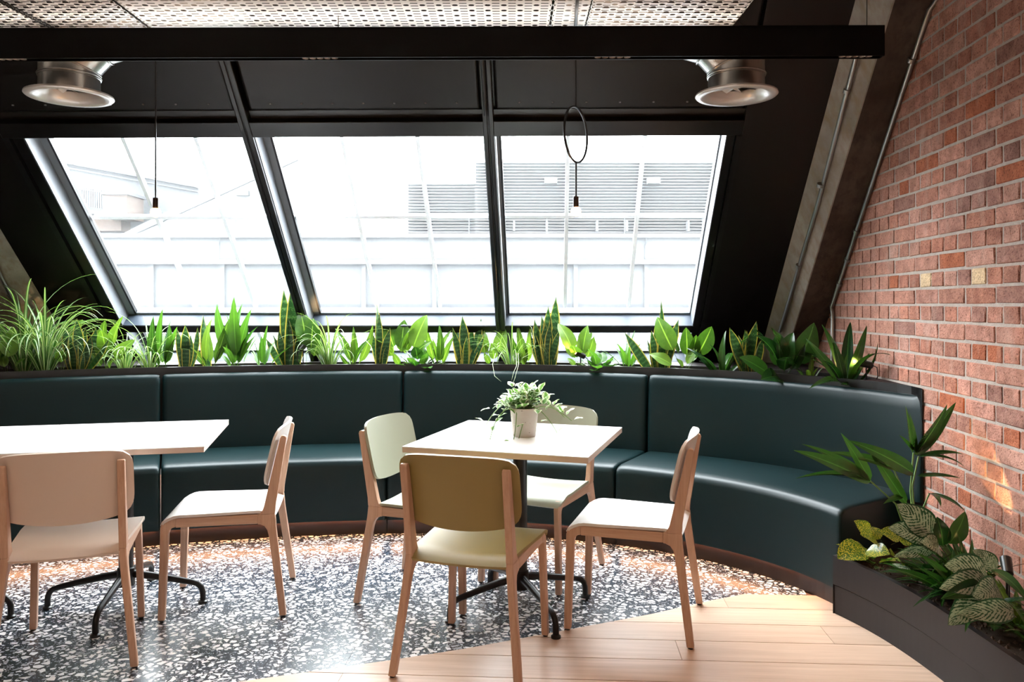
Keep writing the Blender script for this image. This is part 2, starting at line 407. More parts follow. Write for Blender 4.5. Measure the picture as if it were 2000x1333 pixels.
# continue the joint out of frame on the left
E_ = [(-3.4, 2.28), (-2.6, 2.42), (-1.8, 2.585)]+E_
plank_line = toL(E_[-1])[1]
plinth = [ban(t, .0, 0)[:2] for t in np.linspace(2.5, .60, 70)]
hit = [p for p in plinth if toL(p)[1] >= plank_line]
terr = [p for p in E_]+[toW((toL(hit[-1])[0], plank_line))]+hit[::-1]+[(-3.4, hit[0][1])]
terrL = [toL(p) for p in terr]
wood = [(-4.6, -3.4)]+[(2.3, -3.4), (2.3, 3.9), toW((toL(hit[-1])[0]+.6, plank_line)), toW((toL(hit[-1])[0], plank_line))]+E_[::-1]+[(-4.6, 2.2)]
woodL = [toL(p) for p in wood]
def slab(name, poly2, z0, z1, mat, parent, gap=.0):
    mb = MB(); mb.prism([(x, y, z0) for x, y in poly2], [(x, y, z1) for x, y in poly2])
    return mb.build(name, mat, parent)
floor = MB().box((-5, -3.6, -.12), (2.6, 6.4, -.012)).build('floor', 'dark_wall'); tag(floor, kind='structure')
PW, PL = .1724, 1.55
row0 = plank_line-40*PW
for r in range(64):
    y0 = row0+r*PW
    if y0 > 4.2: break
    strip = clip(clip(woodL, 1, y0+.0021, False), 1, y0+PW-.0021, True)
    if len(strip) < 3: continue
    ox = -6+(r*.61) % PL
    near = y0 > 1.4
    k = 0
    while ox+k*PL < 2.8:
        a = ox+k*PL; k += 1
        if near: pc = clip(clip(strip, 0, a+.0009, False), 0, a+PL-.0009, True)
        else: pc = clip(clip(strip, 0, a+.0009, False), 0, a+PL-.0009, True)
        pc = clean(pc)
        if len(pc) >= 3 and area(pc) > .0015:
            o = slab('plank', [toW(p) for p in pc], -.012, 0, 'plank_oak', floor)
            # grain runs along the board
            o.data.transform(Matrix.Rotation(-ANG, 4, 'Z')); o.rotation_euler.z = ANG
TW, TL = .292, .584
for i in range(-13, 8):
    a = i*TW+.106
    strip = clip(clip(terrL, 0, a+.0008, False), 0, a+TW-.0008, True)
    if len(strip) < 3: continue
    for j in range(3, 10):
        b = j*TL+(TL/2 if i % 2 else 0)
        pc = clean(clip(clip(strip, 1, b+.0008, False), 1, b+TL-.0008, True))
        if len(pc) >= 3 and area(pc) > .001: slab('terrazzo_tile', [toW(p) for p in pc], -.012, 0, 'terrazzo', floor)
# brass-grey joint under the gaps
MB().box((-4.9, -3.5, -.012), (2.4, 6.3, -.006)).build('joint_bed', 'joint_fill', floor)

# ------------------------------------------------------------------ room shell behind and beside the camera
tag(MB().box((-5, -3.7, 0), (2.6, -3.55, 3.2)).build('wall_front', 'dark_wall'), kind='structure')
tag(MB().box((-4.95, -3.6, 0), (-4.8, 6.4, 3.2)).build('wall_left', 'dark_wall'), kind='structure')
tag(MB().box((-5, -3.7, 2.95), (2.6, 3.62, 3.1)).build('ceiling', 'dark_ceiling'), kind='structure')

# ------------------------------------------------------------------ brick wall
wr = MB(); wr.hexa([wallp(-6.6, 0), wallp(3.4, 0), wallp(3.4, 0, -.2), wallp(-6.6, 0, -.2), wallp(-6.6, 3.05), wallp(3.4, 3.05), wallp(3.4, 3.05, -.2), wallp(-6.6, 3.05, -.2)])
wall_right = tag(wr.build('wall_right', 'mortar'), kind='structure')
CO, ST_, HD = .076, .228, .114
rb = random.Random(3)
def brick_mesh(L, k):
    bm = bmesh.new(); bmesh.ops.create_cube(bm, size=1)
    for v in bm.verts: v.co = Vector((v.co.x*.022, v.co.y*(L-.0115), v.co.z*(CO-.0115)))
    bmesh.ops.bevel(bm, geom=[e for e in bm.edges], offset=.0035, segments=1, affect='EDGES')
    for v in bm.verts: v.co += Vector((rb.uniform(-.0015, .0015), rb.uniform(-.0018, .0018), rb.uniform(-.0015, .0015)))
    me = bpy.data.meshes.new('brick'); bm.to_mesh(me); bm.free(); me.materials.append(M['brick_clay']); return me
BM_ = {L: [brick_mesh(L, k) for k in range(5)] for L in (ST_, HD)}
palette = [(.45, .225, .165), (.50, .26, .20), (.42, .20, .145), (.52, .29, .225), (.38, .17, .12), (.47, .245, .185), (.32, .17, .135), (.47, .215, .15)]
wang = math.atan2(-WD[0], WD[1])
def pxx(t): p = wallp(t, 0); return 1000+F*p[0]/p[1]
cream_px = [1655, 1731, 1810, 1918]
far = MB(); nb = 0; cand = []
for k in range(-18, 23):
    head = k % 2 != 0; L = HD if head else ST_
    z = H+(k+.5)*CO
    if z < .02 or z > 3.0: continue
    t0 = (.016 if head else .18)
    for n in range(-58 if head else -29, 20 if head else 10):
        t = t0+(n+.5)*L
        p = wallp(t, z, .0)
        if t < -6.5: continue
        px = 1000+F*p[0]/p[1] if p[1] > .3 else 1e5; py = HZ-F*(z-H)/p[1] if p[1] > .3 else 1e5
        if t > 2.3: continue
        xl = 1815+(py-20)*(1624-1815)/580
        cand.append((p[1] if (px < 2070 and -70 < py < 1120 and px > min(xl, 1640)-40 and px > xl-40 and px > 1610) else 99, k, t, L, z))
cand.sort()
for n, (Yb, k, t, L, z) in enumerate(cand):
    if n < 300 and Yb < 90:
        o = bpy.data.objects.new('brick', rb.choice(BM_[L])); COL.objects.link(o); o.parent = wall_right; nb += 1
        o.location = wallp(t+rb.uniform(-.001, .001), z+rb.uniform(-.0012, .0012), -.0072+rb.uniform(-.0015, .0022)); o.rotation_euler = (rb.uniform(-.01, .01), 0, wang+rb.uniform(-.006, .006)+(math.pi if rb.random() < .5 else 0))
        c = rb.choice(palette); j = rb.uniform(.85, 1.12); c = tuple(x*j for x in c)
        if rb.random() < .06: c = (.40, .135, .07)
        if k == 1 and any(pxx(t+L/2) < q < pxx(t-L/2) for q in cream_px): c = (.70, .54, .34)
        o.color = c+(1,)
    else:
        g = .006
        far.hexa([wallp(t-L/2+g, z-CO/2+g, -.01), wallp(t+L/2-g, z-CO/2+g, -.01), wallp(t+L/2-g, z-CO/2+g, .005), wallp(t-L/2+g, z-CO/2+g, .005),
                  wallp(t-L/2+g, z+CO/2-g, -.01), wallp(t+L/2-g, z+CO/2-g, -.01), wallp(t+L/2-g, z+CO/2-g, .005), wallp(t-L/2+g, z+CO/2-g, .005)])
fo = far.build('brickwork', 'brick_clay', wall_right); fo.color = (.46, .235, .175, 1); tag(fo, kind='stuff')
print('bricks', nb)

# ------------------------------------------------------------------ sloping roof with windows
def vpx(x, y, w_=0): return roof_px(x, y, w_)
V_sill = vpx(700, 637)[1]; V_trans = vpx(700, 649)[1]; V_head = vpx(700, 266)[1]; V_htop = vpx(700, 236)[1]; V_ptop = vpx(700, 221)[1]
V_bot = -.30; V_top = 2.76
UL, UR = -4.9, 2.25
U1a, U1b = vpx(105, 450)[0], vpx(141, 450)[0]
U2a, U2b = vpx(531, 450)[0], vpx(550, 450)[0]
U3a, U3b = vpx(957, 450)[0], vpx(976, 450)[0]
U4a, U4b = vpx(1387, 450)[0], vpx(1413, 450)[0]
DW = .125
slope = struct('wall_back')
rbox(MB(), UL, U1a, V_bot, V_top, 0, .2).build('side_panel', 'black_panel', slope)
rbox(MB(), U4b, UR, V_bot, V_top, 0, .2).build('side_panel', 'black_panel', slope)
mb = MB()
rbox(mb, U1a, U1a+.035, V_bot, V_head, -.012, .2); rbox(mb, U1a+.042, U1a+.075, V_bot, V_head, .006, .2); rbox(mb, U1a+.08, U1b, V_bot, V_head, -.004, .2)
rbox(mb, U1a, U1b, V_bot, V_head, .02, .2)
mb.build('jamb', 'black_satin', slope)
mb = MB()
rbox(mb, U4b-.03, U4b, V_bot, V_head, -.012, .2); rbox(mb, U4a, U4b-.036, V_bot, V_head, -.004, .2); rbox(mb, U4a, U4b, V_bot, V_head, .02, .2)
mb.build('jamb', 'black_satin', slope)
for a, b in ((U2a, U2b), (U3a, U3b)):
    mb = MB(); c = (a+b)/2
    rbox(mb, a, c-.004, V_bot, V_top, -.02, .16); rbox(mb, c-.006, c+.006, V_bot, V_top, -.012, .16); rbox(mb, c+.004, b, V_bot, V_top, -.02, .16)
    mb.build('mullion', 'black_satin', slope, bevel=.004)
rbox(MB(), U1a, U4b, V_head, V_htop, -.012, .2).build('header', 'black_satin', slope, bevel=.004)
rbox(MB(), U1a, U4b, V_htop, V_ptop, .03, .2).build('header_recess', 'black_plastic', slope)
for a, b in ((U1a, U2a), (U2b, U3a), (U3b, U4b)):
    mb = MB(); rbox(mb, a+.008, b-.008, V_ptop+.004, V_top, .012, .05)
    pn = mb.build('ceiling_panel', 'black_panel', slope, bevel=.03, seg=4)
    n = 7
    for i in range(n):
        u = a+.05+(b-a-.1)*(i+.5)/n; q = roof(u, V_ptop+.05, .0105); mb = MB(); mb.lathe([(.0001, -.003), (.006, -.003), (.006, .003), (.0001, .003)], q, 8); mb.build('screw', 'fastener', pn)
rbox(MB(), U1a, U4b, V_head+.01, V_top, .06, .2).build('roof_deck', 'black_plastic', slope)
rbox(MB(), U1a, U4b, V_trans, V_sill, -.004, .14).build('transom', 'black_satin', slope)
rbox(MB(), U1a, U4b, -.35, -.03, .02, .2).build('sill_wall', 'black_panel', slope)
def window(name, ua, ub, v0, v1, bars, hbar_v, fw_l, fw_r):
    wn = struct(name); D = DW
    mb = MB()                                       # reveal lining
    rbox(mb, ua, ua+.004, v0, v1, 0, D); rbox(mb, ub-.004, ub, v0, v1, 0, D); rbox(mb, ua, ub, v1-.004, v1, 0, D)
    mb.build('reveal', 'frame_grey', wn)
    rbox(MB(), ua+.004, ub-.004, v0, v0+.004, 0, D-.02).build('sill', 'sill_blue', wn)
    mb = MB(); g0, g1 = v0+.012, v1-.004
    rbox(mb, ua, ua+fw_l, g0, g1, D-.02, D+.03); rbox(mb, ub-fw_r, ub, g0, g1, D-.02, D+.03); rbox(mb, ua, ub, g0-.012, g0+.008, D-.02, D+.03); rbox(mb, ua, ub, g1-.01, g1+.02, D-.02, D+.03)
    mb.build('frame', 'frame_grey', wn)
    mb = MB(); rbox(mb, ua+fw_l, ua+fw_l+.012, g0, g1, D-.025, D); mb.build('gasket', 'black_metal', wn)
    us = [ua+fw_l]+bars+[ub-fw_r]; vs_ = [g0]+([hbar_v] if hbar_v else [])+[g1]
    for b in bars:
        mb = MB(); rbox(mb, b-.011, b+.011, g0, g1, D+.035, D+.065); mb.build('glazing_bar', 'bar_white', wn)
    if hbar_v:
        mb = MB(); rbox(mb, ua+fw_l, ub-fw_r, hbar_v-.011, hbar_v+.011, D+.036, D+.06); mb.build('glazing_bar', 'bar_white', wn)
    for i in range(len(us)-1):
        for j in range(len(vs_)-1):
            mb = MB(); mb.add([roof(us[i], vs_[j], D), roof(us[i+1], vs_[j], D), roof(us[i+1], vs_[j+1], D), roof(us[i], vs_[j+1], D)], [(0, 1, 2, 3)]); mb.build('pane', 'window_glass', wn)
vb = vpx(700, 432, DW)[1]
def bu(*xy): return [vpx(x, y, DW)[0] for x, y in xy]
window('window_1', U1b, U2a, V_sill, V_head, bu((300, 430), (432, 430)), vb, .05, .006)
window('window_2', U2b, U3a, V_sill, V_head, bu((697, 430), (834, 430)), vb, .045, .006)
window('window_3', U3b, U4a, V_sill, V_head, bu((1107, 430), (1246, 430)), vb, .016, .012)
for i, (a, b) in enumerate(((U1b, U2a), (U2b, U3a), (U3b, U4a))):
    window('window_%d' % (i+4), a, b, -.03, V_trans, [a+(b-a)*.35, a+(b-a)*.68], None, .03, .006)
# thin pipe beside the middle mullion
tag(MB().tube([roof(vpx(943, 112)[0], 2.4, -.03), roof(vpx(943, 112)[0], V_ptop+.0, -.03)], .011, 10).build('conduit_pipe', 'black_metal'), 'thin black pipe running up the black ceiling panel beside the mullion', 'pipe')

# concrete rafters
def rafter(name, pts, label, mats=('concrete', 'concrete_shaded')):
    # pts: cross-section (u, w) list, extruded along the slope
    t = thing(name, label, 'beam', roof(pts[0][0], -.05, 0))
    for i, (a, b, mt, nm) in enumerate(pts_faces(pts, mats)):
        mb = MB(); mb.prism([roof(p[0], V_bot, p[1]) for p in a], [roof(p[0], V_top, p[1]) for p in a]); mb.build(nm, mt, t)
    return t
def pts_faces(pts, mats):
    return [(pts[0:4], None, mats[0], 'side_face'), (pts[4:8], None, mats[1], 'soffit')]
wl = -.16
ra, rbb = vpx(1545, 450)[0], vpx(1609, 450, wl)[0]; rc = vpx(1672, 450, wl)[0]
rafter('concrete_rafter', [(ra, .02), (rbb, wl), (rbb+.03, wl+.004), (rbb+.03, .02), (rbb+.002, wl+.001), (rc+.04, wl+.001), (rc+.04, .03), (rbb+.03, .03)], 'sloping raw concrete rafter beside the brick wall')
la = vpx(48, 526)[0]
lb = vpx(0, 640)[0]
rafter('concrete_rafter', [(la, -.002), (la-.35, -.03), (la-.35, .03), (la, .03), (la-.35, -.03), (la-1.2, -.03), (la-1.2, .03), (la-.35, .03)], 'sloping concrete rafter behind the tall spider plants', ('concrete', 'concrete'))
def conduit(label, pts, r, clips):
    t = thing('electrical_conduit', label, 'conduit', pts[0]); MB().tube(pts, r, 10).build('pipe', 'conduit_steel', t, 40)
    for c in clips:
        c = Vector(c); MB().tube([c+Vector((0, -.006, .007)), c+Vector((0, .006, -.007))], r*1.55, 12).build('clip', 'conduit_steel', t, 40)
def on_soffit(x, y, w_=-.185): u, v = vpx(x, y, w_); return roof(u, v, w_)
c1 = [on_soffit(1856, -40), on_soffit(1826, 5), on_soffit(1815, 20)]+[on_soffit(1815+(1624-1815)*k, 20+(600-20)*k) for k in (.25, .5, .75, 1)]
b_ = c1[-1]; c1 += [(b_[0], b_[1]-.02, b_[2]-.05), (b_[0]-.004, b_[1]-.02, .93)]
conduit('galvanised conduit bending down along the edge of the brick wall', c1, .012, [on_soffit(1780, 118), on_soffit(1673, 452), on_soffit(1655, 508), on_soffit(1640, 555)])
def on_side(x, y, f=.55): 
    w_ = wl*f-.016; u, v = vpx(x, y, w_); return roof(u, v, w_)
conduit('galvanised conduit clipped to the side of the concrete rafter', [on_side(1679, 85), on_side(1600, 390), on_side(1523, 648)], .012, [on_side(1654, 178), on_side(1602, 362), on_side(1560, 520)])
conduit('galvanised conduit on the concrete rafter behind spider plants', [roof(*vpx(-20, 500, -.05), -.05), roof(*vpx(36, 606, -.05), -.05), roof(*vpx(60, 650, -.05), -.05)], .013, [roof(*vpx(21, 578, -.05), -.05)])

# ------------------------------------------------------------------ banquette
TS = [2.5, th_for_px(315, .56), th_for_px(787, .56), th_for_px(1265, .56), None]
seat_prof = [(-.030, .085), (-.032, .30), (-.030, .395), (-.022, .420), (0, .431), (.06, .437), (.30, .432), (.53, .428), (.54, .40), (.54, .085)]
back_prof = [(.525, .40), (.528, .60), (.545, .82), (.550, .862), (.560, .880), (.576, .886), (.60, .884), (.608, .87), (.608, .40)]
plinth_prof = [(0, 0), (0, .092), (.25, .092), (.25, 0)]
def sweep(prof, ta, tb, n, inset=.004, clampw=False):
    rings = []
    ts = [ta, ta-.0012, ta-.004, ta-.009]+list(np.linspace(ta-.02, tb+.02, n))+[tb+.009, tb+.004, tb+.0012, tb]
    ins = [.016, .008, .003, .0008]+[0]*n+[.0008, .003, .008, .016]
    cx = sum(p[0] for p in prof)/len(prof); cz = sum(p[1] for p in prof)/len(prof)
    for t, i in zip(ts, ins):
        i = i*inset/.016
        ring = []
        for o, z in prof:
            oo = o+i*(1 if o < cx else -1); zz = z+(i*(-1 if z > cz else 0))
            p = ban(t, oo, zz)
            if clampw: p = (min(p[0], wallx(p[1])-.008), p[1], p[2])
            ring.append(p)
        rings.append(ring)
    return MB().loft(rings)
desc = ['dark green leather banquette section behind the adjoining white tables', 'dark green leather banquette section behind the white chair and table end',
        'dark green leather banquette section behind the table with the potted plant', 'dark green leather banquette section ending at the brick wall']
g_ = .0016
for i in range(4):
    ta, tb = TS[i], TS[i+1]
    se = tb+g_ if tb else .655; be = tb+g_ if tb else .625
    mid = ban((ta+(tb or .65))/2, 0, 0)
    t = thing('banquette_section', desc[i], 'banquette', mid, 0, 'curved banquette sections')
    sweep(seat_prof, ta-g_, se, 26, .012).build('seat', 'leather', t, 50)
    sweep(back_prof, ta-g_, be, 26, .016, True).build('backrest', 'leather', t, 50)
    rings = [[ban(a, o, z) for o, z in plinth_prof] for a in np.linspace(ta-.0008, (tb+.0008) if tb else .66, 26)]
    MB().loft(rings).build('plinth', 'plinth_brown', t)
    rings = [[ban(a, o, z) for o, z in ((-.016, .0815), (-.002, .0815), (-.002, .0848), (-.016, .0848))] for a in np.linspace(ta-.01, (tb+.01) if tb else .70, 26)]
    tag(MB().loft(rings).build('led_strip', 'led_warm', t), 'warm light strip under the seat edge')

# planter trough behind the banquette
tr = thing('trough_planter', 'long black curved trough planter along the top of the banquette', 'planter', ban(1.4, .7, 0))
def cw(p): return (min(p[0], wallx(p[1])-.012), p[1], p[2])
def strip(prof, ta=2.55, tb=.615, n=60): return MB().loft([[cw(ban(a, o, z)) for o, z in prof] for a in np.linspace(ta, tb, n)])
strip([(.612, .30), (.612, .925), (.632, .925), (.632, .30)]).build('front_panel', 'planter_black', tr)
strip([(.850, .30), (.850, .925), (.868, .925), (.868, .30)], 2.55, .70).build('back_panel', 'planter_black', tr)
strip([(.632, .80), (.632, .872), (.850, .872), (.850, .80)], 2.55, .66).build('soil', 'soil', tr)
# flat ledge from the trough to the roof slope
bk = [cw(ban(a, .868, .92)) for a in np.linspace(2.5, .66, 50)]
led = [p for p in bk]; far_ = []
for p in bk:
    yy = RY-ST*p[0]+.02
    far_.append((p[0], max(yy, p[1]+.01), .92))
mb = MB()
for i in range(len(bk)-1):
    a, b, c, d = bk[i], bk[i+1], far_[i+1], far_[i]
    mb.hexa([(a[0], a[1], .90), (b[0], b[1], .90), (c[0], c[1], .90), (d[0], d[1], .90), a, b, c, d])
mb.build('ledge', 'planter_brown', tr)
strip([(.632, .88), (.632, .926), (.80, .926), (.80, .88)], .735, .615, 12).build('end_cap', 'planter_brown', tr)

# ------------------------------------------------------------------ floor planter on the right
fp = [fl(1626.5, 1198.6), fl(1688, 1229.5), fl(1745, 1264), fl(1808, 1309), fl(1842, 1333)]
fp = [(p[0], p[1]) for p in fp]+[(1.508, 2.32), (1.515, 1.6)]
PH = .247
bp = thing('floor_planter', 'low dark brown curved planter box on the wooden floor by the bricks', 'planter', (1.6, 2.8, 0))
def smoothc(pts, n=10):
    out = []
    P = [pts[0]]+pts+[pts[-1]]
    for i in range(1, len(P)-2):
        for k in range(n):
            t = k/n; a, b, c, d = P[i-1], P[i], P[i+1], P[i+2]
            out.append(tuple(.5*((2*b[j])+(-a[j]+c[j])*t+(2*a[j]-5*b[j]+4*c[j]-d[j])*t*t+(-a[j]+3*b[j]-3*c[j]+d[j])*t**3) for j in range(2)))
    return out+[pts[-1]]
_c = np.polyfit([p[1] for p in fp[:6]], [p[0] for p in fp[:6]], 3)
fc = [(float(np.polyval(_c, y)) if y > 2.32 else fp[5][0]+.0*(2.32-y), float(y)) for y in np.linspace(fp[0][1], 1.6, 46)]
def band(z0, z1, off, th):
    rings = [[(x+off, y, z0), (x+off, y, z1), (x+off+th, y, z1), (x+off+th, y, z0)] for x, y in fc]
    return MB().loft(rings)
band(0, .120, .006, .02).build('lower_board', 'planter_brown', bp)
band(.125, PH, 0, .022).build('upper_board', 'planter_brown', bp)
mb = MB(); y0 = fc[0][1]; ex = ban(.655, -.03, 0)
mb.hexa([(fc[0][0], y0, 0), (fc[0][0]+.022, y0, 0), (fc[0][0]+.04, ex[1]-.01, 0), (fc[0][0]+.018, ex[1]-.01, 0), (fc[0][0], y0, PH), (fc[0][0]+.022, y0, PH), (fc[0][0]+.04, ex[1]-.01, PH), (fc[0][0]+.018, ex[1]-.01, PH)])
mb.build('end_board', 'planter_brown', bp)
mb = MB(); poly = [(x+.02, y) for x, y in fc]; poly = [(fc[0][0]+.02, ex[1]-.01)]+poly
poly2 = poly+[(wallx(1.6)-.006, 1.6), (wallx(3.66)-.006, 3.60)]
mb.prism([(x, y, .12) for x, y in poly2], [(x, y, .212) for x, y in poly2]); mb.build('soil', 'soil', bp)
rs = random.Random(5); mb = MB()
for i in range(420):
    y = rs.uniform(2.2, 3.4); x0 = np.interp(y, [p[1] for p in fc[::-1]], [p[0] for p in fc[::-1]])
    x = rs.uniform(x0+.04, wallx(y)-.03); r = rs.uniform(.004, .010)
    mb.add([(x+r, y, .212), (x-r*.5, y+r*.8, .212), (x-r*.5, y-r*.8, .212), (x, y, .212+r*1.1)], [(0, 1, 3), (1, 2, 3), (2, 0, 3)])
tag(mb.build('bark_chips', 'bark', bp), kind='stuff')

# ------------------------------------------------------------------ chairs
def arc(c, r, a0, a1, n=5): return [(c[0]+r*math.cos(math.radians(a0+(a1-a0)*k/n)), c[1]+r*math.sin(math.radians(a0+(a1-a0)*k/n))) for k in range(n+1)]
def side_piece(poly, s, top, foot, th=.026):
    # poly in (y,z); x leans outwards below the seat
    def x(z): return top+(foot-top)*max(0, (.40-z)/.40)
    A = [(s*(x(z)-th/2), y, z) for y, z in poly]; B = [(s*(x(z)+th/2), y, z) for y, z in poly]
    return MB().prism(A, B)
rear_leg = [(-.272, .006), (-.244, .006), (-.196, .335), (-.190, .357), (-.178, .374), (-.160, .382), (-.150, .383), (-.150, .424), (-.221, .424), (-.2235, .40), (-.2255, .37)]
post = [(-.150, .424), (-.160, .428), (-.170, .440), (-.176, .456), (-.241, .742), (-.246, .752), (-.255, .755), (-.264, .752), (-.268, .742), (-.2235, .46), (-.221, .424)]
front_leg = [(.216, .006), (.244, .006), (.236, .385), (.230, .408), (.216, .421), (.196, .424), (.176, .424), (.176, .387), (.190, .384), (.199, .374), (.203, .358)]
def shell_grid(fn, nu, nv, th, name, mat, parent):
    g = [[Vector(fn(i/nu*2-1, j/nv)) for j in range(nv+1)] for i in range(nu+1)]
    vs_ = []; fs = []
    def nrm(i, j):
        a = g[min(i+1, nu)][j]-g[max(i-1, 0)][j]; b = g[i][min(j+1, nv)]-g[i][max(j-1, 0)]; return a.cross(b).normalized()
    for sgn in (1, -1):
        for i in range(nu+1):
            for j in range(nv+1): vs_.append(g[i][j]+nrm(i, j)*sgn*th/2)
    K = (nu+1)*(nv+1); ix = lambda i, j: i*(nv+1)+j
    for i in range(nu):
        for j in range(nv):
            q = (ix(i, j), ix(i+1, j), ix(i+1, j+1), ix(i, j+1)); fs.append(q); fs.append(tuple(K+k for k in q[::-1]))
    bd = [ix(i, 0) for i in range(nu)]+[ix(nu, j) for j in range(nv)]+[ix(i, nv) for i in range(nu, 0, -1)]+[ix(0, j) for j in range(nv, 0, -1)]
    for a, b in zip(bd, bd[1:]+bd[:1]): fs.append((b, a, K+a, K+b))
    mb = MB(); mb.add(vs_, fs); return mb.build(name, mat, parent, 48, world=False)
def seat_fn(u, v):
    y = -.220+.465*v
    hw = .196 if v < .2 else .196+.018*min(1, (v-.2)/.5)
    e = 1.0
    if v > .9: e = 1-.10*((v-.9)/.1)**2          # rounded front corners
    if v < .1: e = 1-.10*((.1-v)/.1)**2
    x = u*hw*e
    z = .434-.010*(1-u*u)*math.sin(math.pi*min(1, v*1.1))
    if v > .82: z -= .042*((v-.82)/.18)**1.8
    if v < .14: z -= .026*((.14-v)/.14)**1.7
    z -= .006*(1-u*u)*(1-v)
    if v > .96: y -= .012*((v-.96)/.04)
    return (x, y, z)
def back_fn(u, v):
    # v 0 bottom .. 1 top, superellipse outline
    zc, hh = .665, .122
    t = v*2-1
    hw = .222*(1-abs(t)**7*.14) if t > 0 else .222*(1-abs(t)**5*.13)
    x = u*hw
    zz = zc+t*hh*(1-.05*abs(u)**8)-(.022*(1-u*u) if t < 0 else -.006*(1-u*u))*abs(t)
    yb = np.interp(zz, [.456, .728, .80], [-.176, -.238, -.256])
    y = yb+.0125+.030*(abs(x)/.20)**2-.030*(.187/.20)**2
    return (x, y, zz)
def make_chair(label, mat, loc, rz, group=None):
    t = thing('dining_chair', label, 'chair', loc, rz, group)
    for s in (-1, 1):
        side_piece(rear_leg, s, .187, .232).build('leg', 'beech_up', t, world=False, bevel=.0035)
        side_piece(front_leg, s, .187, .198).build('leg', 'beech_up', t, world=False, bevel=.0035)
        p = side_piece(post, s, .187, .187).build('back_post', 'beech_up', t, world=False, bevel=.0035)
        for z in (.61, .69):
            y = np.interp(z, [.456, .728], [-.2235, -.266])+.002
            mb = MB(); a = Vector((s*.187, y+.003, z)); mb.tube([a, a+Vector((0, -.004, -.0006))], .0075, 12); mb.build('screw_plug', mat, p, world=False)
        MB().box((s*.187-.013, -.150, .385), (s*.187+.013, .176, .424)).build('seat_rail', 'beech_along', t, world=False, bevel=.002)
        for fx, fy in ((.232, -.258), (.198, .230)):
            MB().lathe([(.010, 0), (.010, .007), (.008, .008)], (s*fx, fy, 0), 10).build('glide', 'black_plastic', t, world=False)
    MB().box((-.18, -.06, .385), (.18, -.03, .412)).build('cross_rail', 'beech_along', t, world=False)
    MB().box((-.18, .09, .392), (.18, .12, .418)).build('cross_rail', 'beech_along', t, world=False)
    shell_grid(seat_fn, 14, 22, .011, 'seat', mat, t); shell_grid(back_fn, 18, 14, .011, 'backrest', mat, t)
    return t
LOCF = {'FL': (-.198, .230), 'FR': (.198, .230), 'RL': (-.232, -.258), 'RR': (.232, -.258)}
def fit(d):
    A = np.array([LOCF[k] for k in d]); B = np.array([fl(*p)[:2] for p in d.values()])
    a, b = A.mean(0), B.mean(0); A = A-a; B = B-b
    th = math.atan2((A[:, 0]*B[:, 1]-A[:, 1]*B[:, 0]).sum(), (A[:, 0]*B[:, 0]+A[:, 1]*B[:, 1]).sum())
    R = np.array([[math.cos(th), -math.sin(th)], [math.sin(th), math.cos(th)]]); o = b-R@a
    return (float(o[0]), float(o[1]), 0), th
CH = [
    ('white chair with oak legs standing half on the wood planks', 'shell_white', {'FL': (1111, 1229), 'FR': (1150, 1164), 'RL': (1348, 1270), 'RR': (1363, 1180)}),
    ('olive yellow chair pushed up to the table with the potted plant', 'shell_olive', {'RL': (769, 1321), 'FL': (881, 1221), 'FR': (1065, 1243)}),
    ('sage green chair with its back towards the adjoining white tables', 'shell_sage', {'RR': (695.5, 1182), 'RL': (793, 1112), 'FR': (906, 1200), 'FL': (965, 1143)}),
    ('sage green chair between the potted plant and the banquette', 'shell_sage', {'FL': (1091, 1162), 'RL': (1176, 1105), 'FR': (940, 1139)}),
    ('white chair with oak legs at the end of the adjoining tables', 'shell_white', {'FL': (322, 1213), 'FR': (353, 1147), 'RL': (558, 1207), 'RR': (568.5, 1131)}),
    ('cream chair at the long side of the adjoining white tables', 'shell_cream', {'RR': (268, 1303), 'FR': (274, 1209.5), 'FL': (64, 1230)}),
]
for lab, mt, d in CH:
    loc, rz = fit(d); make_chair(lab, mt, loc, rz, 'dining chairs around the white tables'); print('chair', loc, math.degrees(rz))

# ------------------------------------------------------------------ tables
TH, TS2 = .745, .755
def table(label, cx, cy, rz, feet_rot):
    t = thing('bistro_table', label, 'table', (cx, cy, 0), rz, 'white bistro tables')
    h = TS2/2
    MB().box((-h, -h, TH-.004), (h, h, TH)).build('laminate', 'table_white', t, world=False)
    tag(MB().box((-h+.0005, -h+.0005, TH-.024), (h-.0005, h-.0005, TH-.004)).build('tabletop', 'table_edge', t, world=False), 'pale plywood edge of the top')
    MB().box((-.14, -.14, TH-.032), (.14, .14, TH-.024)).build('mounting_plate', 'black_metal', t, world=False)
    MB().lathe([(.030, .09), (.030, TH-.03)], (0, 0, 0), 20).build('column', 'black_metal', t, 40, world=False)
    MB().lathe([(.022, .085), (.036, .09), (.036, .165), (.031, .17)], (0, 0, 0), 20).build('hub', 'black_metal', t, 40, world=False)
    for k in range(4):
        a = feet_rot-rz+k*math.pi/2; d = (math.cos(a), math.sin(a))
        path = [(.02, .140), (.10, .128), (.20, .108), (.275, .092), (.300, .084), (.316, .068), (.322, .048), (.323, .012)]
        rr = [.017, .016, .014, .0125, .0125, .0125, .0125, .0125]
        lg = MB().tube([(d[0]*r, d[1]*r, z) for r, z in path], rr, 12).build('leg', 'black_metal', t, 50, world=False)
        MB().lathe([(.020, 0), (.020, .008), (.011, .014)], (d[0]*.323, d[1]*.323, 0), 14).build('foot_pad', 'black_plastic', lg, 40, world=False)
    return t
def tbl_from(corners):
    C = [np.array(fl(*p, TH)[:2]) for p in corners]; return C
c_ = tbl_from([(903, 820), (1208, 835), (1167.5, 894.5), (792, 873.5)]); ctr = sum(c_)/4
d_ = (c_[1]-c_[0])+(c_[2]-c_[3]); r1 = math.atan2(d_[1], d_[0]); print('T1', ctr, math.degrees(r1), [float(np.linalg.norm(c_[i]-c_[i-1])) for i in range(4)])
